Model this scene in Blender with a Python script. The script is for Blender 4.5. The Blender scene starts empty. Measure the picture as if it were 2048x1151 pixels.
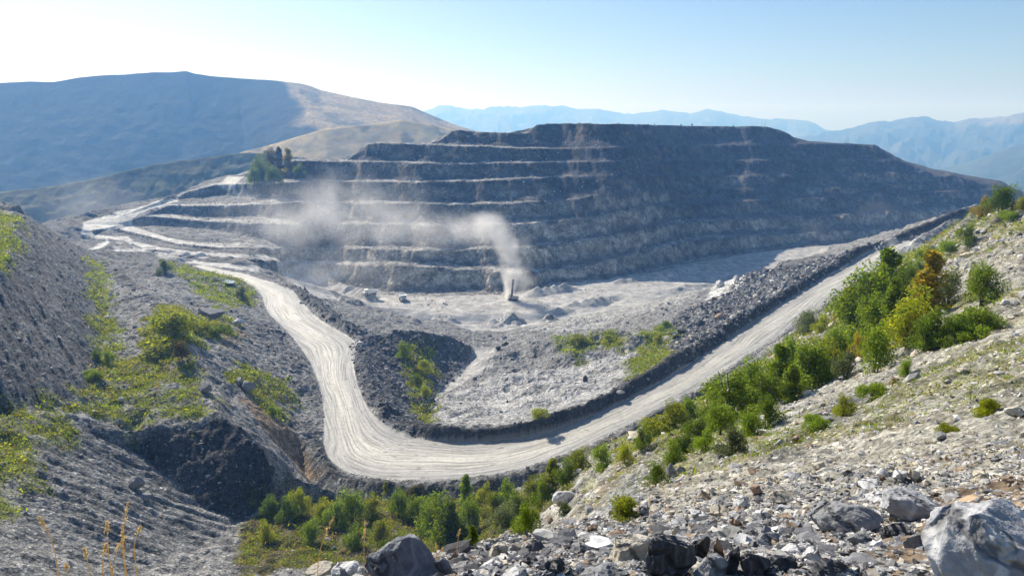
import bpy, math, random
import numpy as np
from mathutils.geometry import delaunay_2d_cdt
from mathutils import Vector, Matrix
random.seed(7); rng = np.random.default_rng(11)
R = math.radians
S = bpy.context.scene
COL = S.collection

# ---------------------------------------------------------------- camera, sky, sun, exposure
F = 1462.0; U0 = 1024.0; V0 = 575.5; PITCH = R(13.1)
cd = bpy.data.cameras.new('camera'); cam = bpy.data.objects.new('camera', cd); COL.objects.link(cam)
cd.sensor_fit = 'HORIZONTAL'; cd.sensor_width = 36.0; cd.lens = 36.0 * F / 2048.0
cd.clip_start = 0.1; cd.clip_end = 60000
cam.location = (0, 0, 0); cam.rotation_euler = (R(90) - PITCH, 0, 0)
S.camera = cam
SUN_AZ, SUN_EL = R(-36), R(36)                      # azimuth from +Y towards +X
w = bpy.data.worlds.new('World'); S.world = w; w.use_nodes = True
nt = w.node_tree; bg = nt.nodes['Background']
sky = nt.nodes.new('ShaderNodeTexSky'); sky.sky_type = 'NISHITA'; sky.sun_disc = False
sky.sun_elevation = SUN_EL; sky.sun_rotation = SUN_AZ; sky.altitude = 900
sky.air_density = 1.0; sky.dust_density = 1.5; sky.ozone_density = 5.0
nt.links.new(sky.outputs[0], bg.inputs[0]); bg.inputs[1].default_value = 0.095
ld = bpy.data.lights.new('sun', 'SUN'); ld.energy = 5.0; ld.angle = R(0.55); ld.color = (1.0, 0.95, 0.87)
sun = bpy.data.objects.new('sun', ld); COL.objects.link(sun)
sv = Vector((math.sin(SUN_AZ)*math.cos(SUN_EL), math.cos(SUN_AZ)*math.cos(SUN_EL), math.sin(SUN_EL)))
sun.rotation_euler = sv.to_track_quat('Z', 'Y').to_euler(); sun.location = sv*300
S.view_settings.view_transform = 'Standard'; S.view_settings.look = 'None'
S.view_settings.exposure = 0.38; S.view_settings.gamma = 1.0
HAZE = 1/4900.0; HAZE_G = 0.3
cy = S.cycles
cy.max_bounces = 4; cy.diffuse_bounces = 2; cy.glossy_bounces = 1; cy.transmission_bounces = 2
cy.transparent_max_bounces = 6; cy.volume_bounces = 3; cy.volume_step_rate = 1.0; cy.volume_max_steps = 96
cy.use_denoising = True; cy.denoiser = 'OPENIMAGEDENOISE'; cy.caustics_reflective = False; cy.caustics_refractive = False

# ---------------------------------------------------------------- small tools
cp, sp = math.cos(PITCH), math.sin(PITCH)
def ray(u, v):
    dx, dy = (u - U0)/F, (V0 - v)/F
    return np.array([dx, cp + dy*sp, -sp + dy*cp])
def PZ(u, v, z): d = ray(u, v); return d*(z/d[2])
def PD(u, v, y): d = ray(u, v); return d*(y/d[1])

def _h(ix, iy, seed):
    h = (ix.astype(np.int64)*374761393 + iy.astype(np.int64)*668265263 + seed*2147483647) & 0xFFFFFFFF
    h = ((h ^ (h >> 13))*1274126177) & 0xFFFFFFFF
    return (h ^ (h >> 16)) & 0xFFFFFFFF
def vn(x, y, seed=0):
    """gradient noise, about -1..1"""
    x = np.asarray(x, float); y = np.asarray(y, float)
    ix = np.floor(x); iy = np.floor(y); fx = x-ix; fy = y-iy
    ux = fx*fx*fx*(fx*(fx*6-15)+10); uy = fy*fy*fy*(fy*(fy*6-15)+10)
    def g(dx, dy):
        a = _h(ix+dx, iy+dy, seed)*(2*math.pi/4294967296.0)
        return np.cos(a)*(fx-dx) + np.sin(a)*(fy-dy)
    a = g(0,0); b = g(1,0); c = g(0,1); d = g(1,1)
    return 1.5*((a*(1-ux)+b*ux)*(1-uy) + (c*(1-ux)+d*ux)*uy)
def fbm(x, y, L, octs=4, seed=0, gain=0.5):
    s = 0; a = 1.0
    for o in range(octs):
        s = s + a*vn(x/L + 17.3*o, y/L - 9.1*o, seed+o); L *= 0.5; a *= gain
    return s
def sstep(a, b, x):
    t = np.clip((x-a)/(b-a), 0, 1); return t*t*(3-2*t)

def chaikin(p, n=2):
    p = np.array(p, float)
    for _ in range(n):
        q = np.empty((2*len(p), p.shape[1])); q[0] = p[0]; q[-1] = p[-1]
        q[1:-1:2] = 0.75*p[:-1]+0.25*p[1:]; q[2::2] = (0.25*p[:-1]+0.75*p[1:])[:len(q[2::2])]
        p = q
    return p
def dens(p, step):
    out = []
    for a, b in zip(p[:-1], p[1:]):
        n = max(1, int(np.linalg.norm(b[:2]-a[:2])/step)); t = np.linspace(0, 1, n, endpoint=False)[:, None]
        out.append(a+(b-a)*t)
    out.append(np.array(p[-1:])); return np.concatenate(out)
def offset(p, dist):
    """shift a polyline to its left by dist (metres in plan)"""
    p = np.array(p, float); t = np.gradient(p[:, :2], axis=0); t /= np.linalg.norm(t, axis=1)[:, None]+1e-9
    q = p.copy(); q[:, 0] -= t[:, 1]*dist; q[:, 1] += t[:, 0]*dist; return q
def seg_dist(X, Y, poly):
    """distance from points to a plan polyline, and arc length of the nearest point"""
    best = np.full(X.shape, 1e18); arc = np.zeros(X.shape); s0 = 0.0
    for a, b in zip(poly[:-1], poly[1:]):
        dx, dy = b[0]-a[0], b[1]-a[1]; L2 = dx*dx+dy*dy+1e-12; L = math.sqrt(L2)
        t = np.clip(((X-a[0])*dx+(Y-a[1])*dy)/L2, 0, 1)
        d = (X-a[0]-t*dx)**2+(Y-a[1]-t*dy)**2
        m = d < best; best = np.where(m, d, best); arc = np.where(m, s0+t*L, arc); s0 += L
    return np.sqrt(best), arc
def inside(X, Y, poly):
    c = np.zeros(X.shape, bool); n = len(poly)
    for i in range(n):
        x1, y1 = poly[i][:2]; x2, y2 = poly[(i+1) % n][:2]
        if y1 == y2: continue
        m = (y1 > Y) != (y2 > Y)
        c ^= m & (X < (x2-x1)*(Y-y1)/(y2-y1)+x1)
    return c

def tag(o, label=None, cat=None, group=None, kind=None):
    if label: o['label'] = label
    if cat: o['category'] = cat
    if group: o['group'] = group
    if kind: o['kind'] = kind
    return o
def mesh_np(name, V, Fq, mat=None, col=None, smooth=True, parent=None, attrs=None):
    """mesh object from numpy vertices and an (n,3) or (n,4) face array"""
    me = bpy.data.meshes.new(name); V = np.asarray(V, np.float32); Fq = np.asarray(Fq, np.int32)
    k = Fq.shape[1]; n = len(Fq)
    me.vertices.add(len(V)); me.vertices.foreach_set('co', V.ravel())
    me.loops.add(n*k); me.loops.foreach_set('vertex_index', Fq.ravel())
    me.polygons.add(n); me.polygons.foreach_set('loop_start', np.arange(n, dtype=np.int32)*k)
    me.polygons.foreach_set('loop_total', np.full(n, k, np.int32))
    me.polygons.foreach_set('use_smooth', np.full(n, smooth, bool))
    me.update(calc_edges=True)
    if col is not None:
        a = me.attributes.new('col', 'FLOAT_COLOR', 'POINT')
        c = np.ones((len(V), 4), np.float32); c[:, :3] = col; a.data.foreach_set('color', c.ravel())
    for nm, arr in (attrs or {}).items():
        a = me.attributes.new(nm, 'FLOAT', 'POINT'); a.data.foreach_set('value', np.asarray(arr, np.float32))
    if mat: me.materials.append(mat)
    o = bpy.data.objects.new(name, me); COL.objects.link(o)
    if parent: o.parent = parent
    return o

class NT:
    """tiny node helper"""
    def __init__(s, name, rough=0.9, spec=0.25):
        s.m = bpy.data.materials.new(name); s.m.use_nodes = True; s.t = s.m.node_tree
        s.b = s.t.nodes['Principled BSDF']; s.b.inputs['Roughness'].default_value = rough
        s.b.inputs['Specular IOR Level'].default_value = spec
    def n(s, typ, **kw):
        nd = s.t.nodes.new(typ)
        for k, v in kw.items():
            if k[0] == '_': setattr(nd, k[1:], v)
            else: s.set(nd, int(k[1:]) if k[1:].isdigit() and k[0] == 'i' else k, v)
        return nd
    def set(s, nd, k, v):
        i = nd.inputs[k]
        if isinstance(v, bpy.types.NodeSocket): s.t.links.new(v, i)
        else: i.default_value = v
    def math(s, op, a, b=0.0, c=0.0, clamp=False):
        nd = s.t.nodes.new('ShaderNodeMath'); nd.operation = op; nd.use_clamp = clamp
        s.set(nd, 0, a); s.set(nd, 1, b); s.set(nd, 2, c); return nd.outputs[0]
    def mix(s, f, a, b, mode='MIX'):
        nd = s.t.nodes.new('ShaderNodeMix'); nd.data_type = 'RGBA'; nd.blend_type = mode
        s.set(nd, 0, f); s.set(nd, 6, a); s.set(nd, 7, b); return nd.outputs[2]
    def noise(s, vec, scale, detail=3, rough=0.55, out=0):
        nd = s.t.nodes.new('ShaderNodeTexNoise'); s.set(nd, 'Vector', vec); nd.inputs['Scale'].default_value = scale
        nd.inputs['Detail'].default_value = detail; nd.inputs['Roughness'].default_value = rough; return nd.outputs[out]
    def vor(s, vec, scale, out=0, rand=1.0):
        nd = s.t.nodes.new('ShaderNodeTexVoronoi'); s.set(nd, 'Vector', vec); nd.inputs['Scale'].default_value = scale
        nd.inputs['Randomness'].default_value = rand; return nd.outputs[out]
    def ramp(s, f, lo, hi, a=0.0, b=1.0):
        nd = s.t.nodes.new('ShaderNodeMapRange'); nd.interpolation_type = 'SMOOTHSTEP'
        for k, v in enumerate((f, lo, hi, a, b)): s.set(nd, k, v)
        return nd.outputs[0]
    def pos(s): return s.t.nodes.new('ShaderNodeNewGeometry').outputs['Position']
    def attr(s, name, out='Color'):
        nd = s.t.nodes.new('ShaderNodeAttribute'); nd.attribute_name = name; return nd.outputs[out]
    def bump(s, h, strength, dist):
        nd = s.t.nodes.new('ShaderNodeBump'); nd.inputs['Strength'].default_value = strength
        nd.inputs['Distance'].default_value = dist; s.set(nd, 'Height', h); s.t.links.new(nd.outputs[0], s.b.inputs['Normal'])
    def base(s, c): s.set(s.b, 'Base Color', c)
# ---------------------------------------------------------------- the lie of the land: surveyed lines and spot heights
PTS = []
def add(p): PTS.append(np.atleast_2d(np.array(p, float)))
def lz(lst, step=3.0): p = dens(np.array([PZ(*q) for q in lst]), step); add(p); return p
def spz(*lst):
    for q in lst: add(PZ(*q))
def spd(u, *lst):
    for v, d in lst: add(PD(u, v, d))

# haul road edges (left/outer and right/inner)
RLc = [(378,532,-88),(440,548,-89),(500,568,-90),(524,590,-91),(529,612,-92),(540,632,-92.5),(576,664,-93.5),(620,722,-95),(645,790,-95.5),
       (648,840,-96),(645,890,-97),(660,925,-97),(700,948,-97),(780,960,-97),(880,962,-96.5),(960,955,-96),(1040,938,-95),(1120,912,-94),
       (1200,878,-92.5),(1300,828,-90.5),(1400,772,-88),(1500,708,-84.5),(1600,642,-80),(1680,586,-76),(1740,543,-72),(1800,500,-68),(1826,481,-65)]
RRc = [(400,530,-88),(480,545,-89),(560,571,-90.5),(585,580,-91),(606,610,-92),(642,644,-93),(690,668,-94),(716,688,-94.5),(706,722,-95),(712,760,-95.5),
       (730,810,-96),(760,845,-96.5),(800,868,-97),(870,882,-97),(960,884,-96.5),(1040,878,-95.5),(1120,858,-94),(1200,824,-92.5),(1300,775,-90),
       (1400,715,-87.5),(1480,660,-84.5),(1560,610,-80.5),(1640,560,-77),(1700,522,-73),(1760,495,-70),(1800,482,-66),(1815,478,-65)]
RL = chaikin([PZ(*q) for q in RLc]); RR = chaikin([PZ(*q) for q in RRc])
add(dens(RL, 2.5)); add(dens(RR, 2.5))
ROADPOLY = np.concatenate([RL, RR[::-1]])
# inner safety berm: crest and back toe
BI = dens(chaikin([PZ(*q) for q in [(795,838,-98),(830,851,-95.6),(880,856,-92.8),(960,858,-92.5),(1040,852,-91.6),(1100,838,-90.5),(1200,800,-89),(1300,747,-86.5),
      (1400,688,-84),(1480,637,-81),(1560,590,-77.3),(1640,543,-73.6),(1700,506,-69.8),(1760,483,-66.5),(1800,470,-62.5),(1850,449,-59),(1900,428,-56),(1955,408,-52)]], 3), 2.0)
BI[:, 2] += .5*fbm(np.arange(len(BI))*1.0, np.full(len(BI), 3.3), 9, 2, 8); add(BI); b2 = offset(BI, 1.2); b2[:, 2] -= .1; add(dens(b2, 2.5))
b3 = offset(BI, 5.5); b3[:, 2] -= 3.2; add(dens(b3[12:], 3))
b4 = offset(BI, -4.0)[-70:]; b4[:, 2] -= 3.4; add(dens(b4, 2)); ridge_tail = offset(BI, 9.0)[-95:]; ridge_tail[:, 2] -= 6; add(dens(ridge_tail, 3))
# outer berm
BO = chaikin([PZ(*q) for q in [(634,880,-95.5),(650,935,-95),(695,960,-95),(780,973,-95),(880,975,-94.6),(960,968,-94),(1040,952,-93),(1120,926,-92),(1200,891,-90.5),
      (1300,840,-88.5),(1400,785,-86),(1500,722,-82.3),(1600,655,-78),(1680,598,-74)]])
add(dens(BO, 2.0)); o3 = offset(BO, -5.0); o3[:, 2] -= 4.0; add(dens(o3[3:-14], 3))

# upper left road on the rim and its branches
LU_a = lz([(95,470,-84),(200,430,-80),(300,409,-77),(352,401,-76)]); LU_b = lz([(118,474,-85),(170,466,-85),(228,452,-84),(300,424,-79.5),(352,409,-77)])
lz([(60,455,-83),(150,430,-78),(260,405,-74.5),(340,393,-73),(372,385,-73)])              # bank beyond that road
lz([(130,478,-87.5),(225,462,-87)]); lz([(140,486,-89),(222,487,-89.5)]); lz([(150,478,-88.8),(215,480,-89.3)])

# pit floor rim, benches of the far wall, seen azimuth by azimuth
us = np.arange(228, 2010, 5.0)
def lvl(vk, zk):
    a = np.array(vk, float); b = np.array(zk, float)
    return np.interp(us, a[:, 0], a[:, 1]), np.interp(us, b[:, 0], b[:, 1])
LV = [
 lvl([(228,505),(280,512),(316,520),(372,525),(446,536),(513,545),(560,552),(620,565),(700,583),(780,591),(870,593),(950,589),(1060,589),(1100,572),(1200,560),(1330,540),(1400,524),(1500,506),(1600,495),(1690,487),(1850,470),(2010,455)],
     [(228,-87),(316,-89),(372,-90),(446,-92.5),(513,-98),(560,-116),(640,-130),(700,-133),(2010,-133)]),
 lvl([(228,488),(286,498),(353,510),(446,514),(528,520),(613,527),(688,529),(817,531),(930,538),(1060,545),(1150,536),(1250,511),(1330,490),(1450,474),(1600,466),(1750,458),(1850,446),(2010,436)],
     [(228,-88.5),(286,-91),(353,-92.5),(446,-95),(528,-101),(613,-108),(688,-110),(1060,-118),(1330,-120),(1600,-117),(2010,-115)]),
 lvl([(228,456),(242,459),(297,471),(357,487),(439,494),(483,495),(540,496),(700,497),(900,501),(1066,494),(1164,481),(1263,463),(1300,458),(1330,450),(1450,440),(1600,432),(1750,424),(1900,409),(2010,405)],
     [(228,-85.5),(242,-86),(297,-89),(357,-90.5),(439,-92.5),(540,-98),(700,-103),(1100,-104),(1600,-101),(2010,-100)]),
 lvl([(228,446),(262,440),(285,432),(330,434),(400,441),(494,445),(700,446),(900,451),(1000,449),(1100,442),(1169,435),(1225,425),(1302,412),(1330,409),(1400,405),(1600,397),(1700,393),(1880,383),(2010,378)],
     [(228,-83),(285,-81),(400,-85),(700,-87),(1100,-87),(1600,-85),(2010,-85)]),
 lvl([(228,442),(262,436),(285,428),(340,410),(400,411),(440,410),(535,408),(615,403),(748,406),(921,408),(1071,404),(1100,402),(1140,400),(1200,388),(1250,385),(1300,383),(1420,379),(1588,377),(1706,374),(1870,367),(1960,369),(2010,372)],
     [(228,-82),(285,-79.5),(340,-76),(450,-75),(700,-74),(1100,-74),(1588,-77),(1900,-77),(2010,-78)]),
 lvl([(228,440),(262,434),(285,425),(340,404),(372,384),(431,369),(470,367),(490,368),(650,362),(831,364),(970,361),(1060,357),(1110,354),(1190,350),(1338,352),(1512,351),(1700,349),(1850,343),(1862,350),(1885,353),(1900,350),(1930,357),(1960,366),(2010,370)],
     [(228,-81.5),(340,-75.5),(400,-66),(490,-63),(600,-60),(1100,-59),(1338,-61),(1512,-64),(1850,-62),(1930,-66),(2010,-70)]),
 lvl([(228,438),(285,423),(340,402),(372,382),(431,358),(455,350),(488,349),(508,343),(540,332),(588,322),(775,324),(932,328),(1100,324),(1300,322),(1500,320),(1700,318),(1788,319),(1815,330),(1845,341),(1880,352),(1905,349),(1932,356),(1962,365),(2010,369)],
     [(228,-81),(340,-75),(431,-64),(488,-61),(520,-56),(588,-47),(700,-45),(1300,-46),(1700,-48),(1790,-48),(1850,-56),(2010,-68)]),
 lvl([(228,436),(372,381),(431,356),(488,348),(508,342),(540,331),(588,321),(690,320),(720,303),(735,288),(762,286),(852,289),(1005,295),(1100,297),(1200,295),(1400,290),(1580,287),(1640,286),(1750,290),(1768,302),(1792,318),(1817,329),(1847,340),(1881,349),(1906,348),(1933,355),(1963,364),(2010,368)],
     [(228,-80),(431,-64),(488,-61),(588,-46),(690,-45),(735,-31),(1200,-31),(1580,-31),(1750,-33),(1790,-44),(1850,-54),(2010,-66)]),
 lvl([(228,435),(372,380),(431,355),(488,347),(540,330),(588,320),(690,319),(735,287),(850,287),(862,284),(885,274),(905,263),(920,259),(960,264),(1055,267),(1062,258),(1072,250),(1100,247),(1180,247),(1300,249),(1420,252),(1470,252),(1520,251),(1548,256),(1570,264),(1588,277),(1605,283),(1640,285),(1750,289),(1795,318),(1848,340),(1906,347),(1933,355),(2010,367)],
     [(228,-79),(431,-64),(488,-61),(588,-46),(690,-45),(735,-30),(850,-30),(920,-18),(1055,-20),(1080,-9),(1300,-9),(1550,-12),(1605,-30),(1750,-32),(1850,-54),(2010,-65)]),
]
tanv = lambda v: np.array([-ray(u, vv)[2]/ray(u, vv)[1] for u, vv in zip(us, v)])
dprev = None; PROF = []
for k, (vk, zk) in enumerate(LV):
    t = tanv(vk)
    if k == 0: d = -zk/np.maximum(t, 1e-3)
    else:
        flw = 7.5+4.5*vn(us/60.0, np.full_like(us, k*5.3), 15)+2.5*vn(us/17.0, np.full_like(us, k*2.3), 19)
        flw = flw*np.interp(us, [560, 700, 1050, 1180, 1300], [1.1, 1.45, 1.45, 1.0, 1.5])
        if k == 8: flw = flw+6
        d = (dprev*(1+1.0*tprev)+np.maximum(flw, 2.5))/(1+1.0*t)
        if k < 8: d = d + (np.maximum(-zk/np.maximum(t, 1e-3), dprev+3)-d)*np.interp(us, [440, 600], [1.0, 0.0])
        d = d + np.interp(us, [1060, 1180, 1250, 1310, 1380, 1500], [0, -7, -15, -2, 9, 0])*np.interp(k, [0, 2, 4, 6, 8], [.3, 1, 1, .4, 0])
        d = np.maximum(np.convolve(np.pad(d, 4, mode='edge'), np.ones(9)/9, 'valid'), dprev+1.5)
    tprev = t
    z = -d*t
    PROF.append((d, z, vk)); dprev = d
rays = [np.array([ray(u, v) for u, v in zip(us, vk)]) for (_, _, vk) in PROF]
WALLFOOT = None; BENCH = []
for k in range(len(PROF)):
    d, z, vk = PROF[k]; rr = rays[k]; ux = rr[:, 0]/rr[:, 1]
    jit = np.interp(us, [480, 640], [.3, 1])*3.2*vn(us/75.0, np.full_like(us, k*9.1), 25) + 1.6*vn(us/22.0, np.full_like(us, k*7.7), 5) + 0.8*vn(us/9.0, np.full_like(us, k*3.1), 9)
    if k == 0:
        add(np.stack([ux*d, d, z], 1)); WALLFOOT = np.stack([ux*d, d, z], 1)
    else:
        d0, z0, _ = PROF[k-1]
        add(np.stack([ux*(d+jit), d+jit, z], 1))
        h = np.maximum(z-z0, 0.3); gap = np.maximum(d-d0, 1.0); fw = np.minimum(.98*h, .9*gap)
        if k == 8: fw = np.minimum(1.25*h, 0.9*gap)
        dt = d-fw+0.5*jit
        add(np.stack([ux*dt, dt, z0+0.5+0*z], 1)); dq = dt+.45*(d-dt); add(np.stack([ux*dq, dq, z0+0.5+.27*(z-z0)], 1)); BENCH.append((ux, dt, d))
        # little windrow on the lip
        add(np.stack([ux*(d+jit+1.6), d+jit+1.6, z-0.5], 1))
dm, zm, _ = PROF[-1]; uxm = rays[-1][:, 0]/rays[-1][:, 1]
for off, dz in ((40, -1.5), (130, -8), (260, -60), (420, -150)):
    q = slice(None, None, 6); hold = np.interp(us, [228, 560, 800], [1.0, .7, 0.0])
    add(np.stack([uxm*(dm+off), dm+off, zm+dz*(1+2.2*hold) - 6*hold], 1)[q])

# pit floor interior
spz((760,600,-133),(900,605,-133),(900,622,-133),(1000,600,-133),(1000,625,-133),(1100,600,-133),(1100,625,-133),(1200,580,-133),(1200,610,-133),(1300,570,-133),(1300,600,-133),
    (1400,550,-133),(1480,530,-133),(1560,515,-133),(1640,500,-133),(820,618,-133),(760,612,-133),(700,598,-132),(660,585,-130),(800,640,-132),(900,640,-132),(1000,645,-132),(1080,640,-131),
    (640,575,-124),(610,565,-114),(620,590,-112),(600,572,-104),(590,566,-97))
# the ground between road and pit, left part
lz([(572,566,-90),(600,577,-89),(640,612,-90.5),(690,655,-92)]); lz([(600,573,-95),(640,597,-98),(690,632,-100),(720,655,-100)])
spz((690,610,-112),(720,630,-108),(760,625,-122),(740,615,-125),(800,655,-112),(780,650,-110),(850,650,-122),(930,655,-128),(1010,662,-127),(1000,680,-124))
lz([(735,674,-93),(760,668,-93.5),(800,664,-95),(835,664,-97),(862,668,-100),(900,674,-104),(940,692,-112)])
lz([(730,690,-94.3),(728,730,-94.2),(748,780,-94.6),(775,815,-95)]); 
lz([(948,700,-116),(940,722,-116),(925,748,-113.5),(895,768,-111),(868,795,-108),(855,830,-104.5),(850,846,-101)])
spz((800,700,-99),(830,720,-103),(870,700,-107),(800,760,-101.5),(830,770,-105),(880,740,-110.5))
# basin inside the bend
spz((900,843,-100),(880,815,-104),(1000,842,-97.5),(950,800,-105.5),(1000,800,-104),(1100,812,-97),(1100,780,-100),(1200,770,-96.5),(1150,740,-103),(1000,740,-110.5),(930,780,-109),(970,705,-116.5),(975,690,-119),
    (1060,720,-109.5),(1100,700,-110),(1150,690,-108.5),(1180,670,-110),(1230,690,-102),(1280,665,-101),(1330,655,-98),(1260,730,-97),(1330,700,-94),(1050,680,-117),(1120,665,-115),(1200,648,-113),(1130,650,-119),
    (1240,635,-112),(1300,628,-106),(1340,608,-107),(1380,640,-96),(1430,620,-93),(1400,592,-102),(1440,575,-99),(1490,553,-95),(1520,575,-90.5),(1580,540,-86.5),(1560,522,-92),(1640,510,-85),(1600,528,-86),(1680,495,-80),(1480,600,-91))
spz((1330,590,-133),(1400,565,-133),(1270,615,-126),(1440,545,-133))
for u, v, z in ((1490,549,-94.5),(1560,519,-91.5),(1640,507,-84.5),(1690,490,-79)):
    q = PZ(u, v, z); add(q*(1+26/q[1]) - np.array([0,0,20.])); add(q*(1+60/q[1]) - np.array([0,0,44.]))
# left spoil heaps
lz([(-120,640,-43),(0,545,-42),(20,500,-42),(32,470,-42),(45,432,-41.5)]); lz([(-30,408,-39),(5,406,-38.5),(38,409,-38.5)]); spz((30,418,-41),(10,425,-41.5))
A = PZ(45,432,-41.5); add(A+np.array([-45,25,-2])); lz([(45,432,-41.5),(80,449,-52),(120,471,-62),(160,493,-71),(185,505,-76)]); add(A+np.array([-50,110,-35])); add(PZ(100,455,-57)*1.09+np.array([0,0,-10])); add(PZ(140,478,-67)*1.09+np.array([0,0,-8])); add(A+np.array([-60,40,-3]))
for q in ((-200,470,-42),(-300,520,-42),(-150,430,-42)): add(PZ(*q))
lz([(-160,900,-56),(0,832,-61),(90,825,-64),(150,800,-66.5),(185,778,-68),(205,680,-70),(214,620,-71.5),(203,560,-74),(188,512,-77)])
lz([(250,590,-71.5),(240,640,-70.5),(250,700,-70.5),(245,780,-70.5),(232,800,-70.5)])
lz([(183,834,-69.5),(215,850,-71),(250,868,-72),(330,855,-72),(400,838,-72),(440,832,-72),(470,850,-73.5),(500,872,-75),(522,893,-77),(540,930,-81.5)],2)
lz([(440,832,-72),(420,800,-71.5),(400,765,-71),(382,715,-69.5),(365,672,-68.5),(340,640,-69),(318,610,-70),(296,590,-71)],2)
spz((300,640,-70.5),(310,700,-70.8),(320,760,-71.2),(300,820,-71.7),(370,800,-71.5))
lz([(255,888,-75),(330,948,-79.5),(400,1012,-85),(470,1046,-88),(540,1010,-90)],2)
lz([(470,815,-77),(520,850,-83),(560,900,-89),(590,935,-93)]); lz([(450,700,-77),(480,750,-80),(520,790,-86),(570,840,-91.5),(610,880,-95.5),(625,930,-96.5)])
spz((600,790,-94.5),(600,840,-95.5),(560,760,-90.5),(590,730,-93),(540,700,-88.5),(480,680,-82),(500,640,-86),(430,650,-76),(440,610,-81.5),(380,590,-77.5),(400,555,-83),(470,580,-88.5),(350,560,-79),(330,530,-82),(260,520,-80),(280,545,-78),(300,505,-84),(250,500,-83.5),(215,498,-82.5),(345,522,-85),(400,543,-86.5),(500,600,-90.5),(380,625,-73.5),(420,700,-74))
lz([(236,535,-76.5),(262,556,-75.5),(292,582,-73)],1.5); lz([(216,548,-77.5),(228,566,-76.5),(262,578,-75.5)],1.5); lz([(262,545,-79.5),(300,570,-77)],2)
lz([(150,500,-82),(240,492,-84.5),(300,496,-86),(360,515,-87)])
lz([(316,512,-90),(372,519,-91),(465,530,-94),(528,539,-98)]); lz([(345,526,-88.5),(450,541,-90.5),(540,562,-92)])
lz([(183,834,-68),(130,860,-66.5),(100,900,-65.5),(70,950,-64.5),(45,1000,-63.5),(40,1070,-61.5),(95,1095,-63),(140,1125,-65),(150,1180,-64)],2)
spz((0,850,-63),(0,950,-62),(0,1050,-60),(-150,1000,-58),(-100,1151,-56),(0,1151,-59),(60,900,-64))
spz((200,950,-72),(150,1000,-68),(260,960,-76),(200,1040,-70),(300,1050,-78),(330,1010,-80),(250,1100,-73),(340,1110,-77.5),(400,1080,-83),(400,1140,-79),(260,1160,-71))
# hollow with the thicket
spz((480,1085,-86),(560,1000,-93),(620,985,-94.5),(700,1000,-94.5),(800,1008,-93.5),(600,1060,-88),(700,1080,-87),(750,1120,-83),(600,1130,-82),(500,1151,-80),(850,1080,-86),(850,1030,-90.5),(950,1040,-86.5),(1000,1000,-90),(930,1000,-92.5),(960,1080,-82))
# hillside on the right, distance by distance
spd(500, (1240,3.2)); spd(700, (1200,3.4),(1148,4.6)); spd(900, (1180,2.4),(1112,5.2)); spd(1024, (1151,2.45),(1085,6.5))
for u, z, d in ((600,-12,14),(600,-36,45),(600,-62,80),(750,-12,14),(750,-36,42),(750,-62,76),(900,-10,13),(900,-26,32),(900,-50,64),(900,-74,100),(1000,-24,32),(1000,-48,70),(1000,-68,102),(300,-13,14),(300,-42,52),(300,-66,90),(100,-46,60),(0,-16,16),(-200,-45,62)):
    add((  (u-1024)/F*1.08*d, d, z))
spd(1100, (1095,6.5),(1062,22),(1020,58),(985,84),(945,122)); spd(1200,(1080,5.5),(1030,15),(990,40),(945,75),(905,125))
spd(1300, (1150,2.5),(1075,5.2),(1025,9.5),(985,22),(940,42),(900,62),(868,95),(852,150)); spd(1400,(1090,4.3),(1010,9.5),(960,19),(905,42),(860,70),(820,115))
spd(1500, (1150,2.5),(1080,4.3),(1000,9),(950,17),(900,32),(850,54),(810,86),(770,132),(745,185)); spd(1650, (1150,2.5),(1060,4.6),(1000,8),(930,18),(850,35),(780,62),(720,100),(680,150),(645,215))
spd(1800, (1150,2.5),(1080,3.9),(1000,7),(930,13),(850,24),(780,40),(700,68),(640,105),(580,172),(535,255)); spd(1880,(700,52),(600,98),(540,150),(490,225),(470,265))
spd(1950, (1151,2.4),(1080,3.5),(1000,5.5),(900,12),(800,24),(700,43),(600,75),(520,120),(450,200),(418,240)); spd(2048, (1151,2.4),(1050,3.7),(1000,5),(900,10),(800,19),(700,34),(600,58),(520,90),(450,140),(405,178))
spd(2250, (1151,2.3),(1000,4.2),(900,8),(800,15),(700,27),(600,45),(500,75),(420,112),(372,150)); spd(2500,(1151,2.2),(1000,3.6),(800,11),(600,30),(450,62),(350,120)); spd(2900,(1000,3.2),(800,9),(600,22),(450,45),(350,80))
lz([(1830,482,-63),(1860,462,-60),(1900,441,-57)]); 
for u, v, d, dz in ((1900,436,250,-8),(1950,414,262,-14),(2048,402,215,-12),(2250,372,200,-15),(2048,402,300,-50),(2250,372,330,-60),(1990,410,330,-42),(2500,350,250,-40),(2500,350,400,-80)):
    q = PD(u, v, d); q[2] += dz; add(q)
for a in range(-70, 71, 7):                                    # under the photographer, and the far rim
    for r_, z_ in ((0.7, -1.62), (1.5, -1.63)): add((r_*math.sin(R(a)), r_*math.cos(R(a)), z_ - (0.0 if a > -20 else .1*r_)))
    add((1500*math.sin(R(a)), 1500*math.cos(R(a)), -260)); 
for a in range(-70, -26, 5):
    for r_, z_ in ((6, -5), (25, -20), (700, -95 if a < -36 else -90), (820, -150), (1000, -230)): add((r_*math.sin(R(a)), r_*math.cos(R(a)), z_))
for a in (58, 66, 76, 88):
    for r_, z_ in ((2.2, -1.45), (4.5, -1.6), (10, -2.2), (25, -4), (60, -9), (150, -35)): add((r_*math.sin(R(a)), r_*math.cos(R(a)), z_))
for a in range(42, 71, 5):
    for r_, z_ in ((500, -110), (900, -170)): add((r_*math.sin(R(a)), r_*math.cos(R(a)), z_))
PT = np.concatenate(PTS)
key = np.unique(np.round(PT[:, :2]/0.45).astype(np.int64), axis=0, return_index=True)[1]; PT = PT[np.sort(key)]
res = delaunay_2d_cdt([Vector(p[:2]) for p in PT], [], [], 0, 1e-4)
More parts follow.
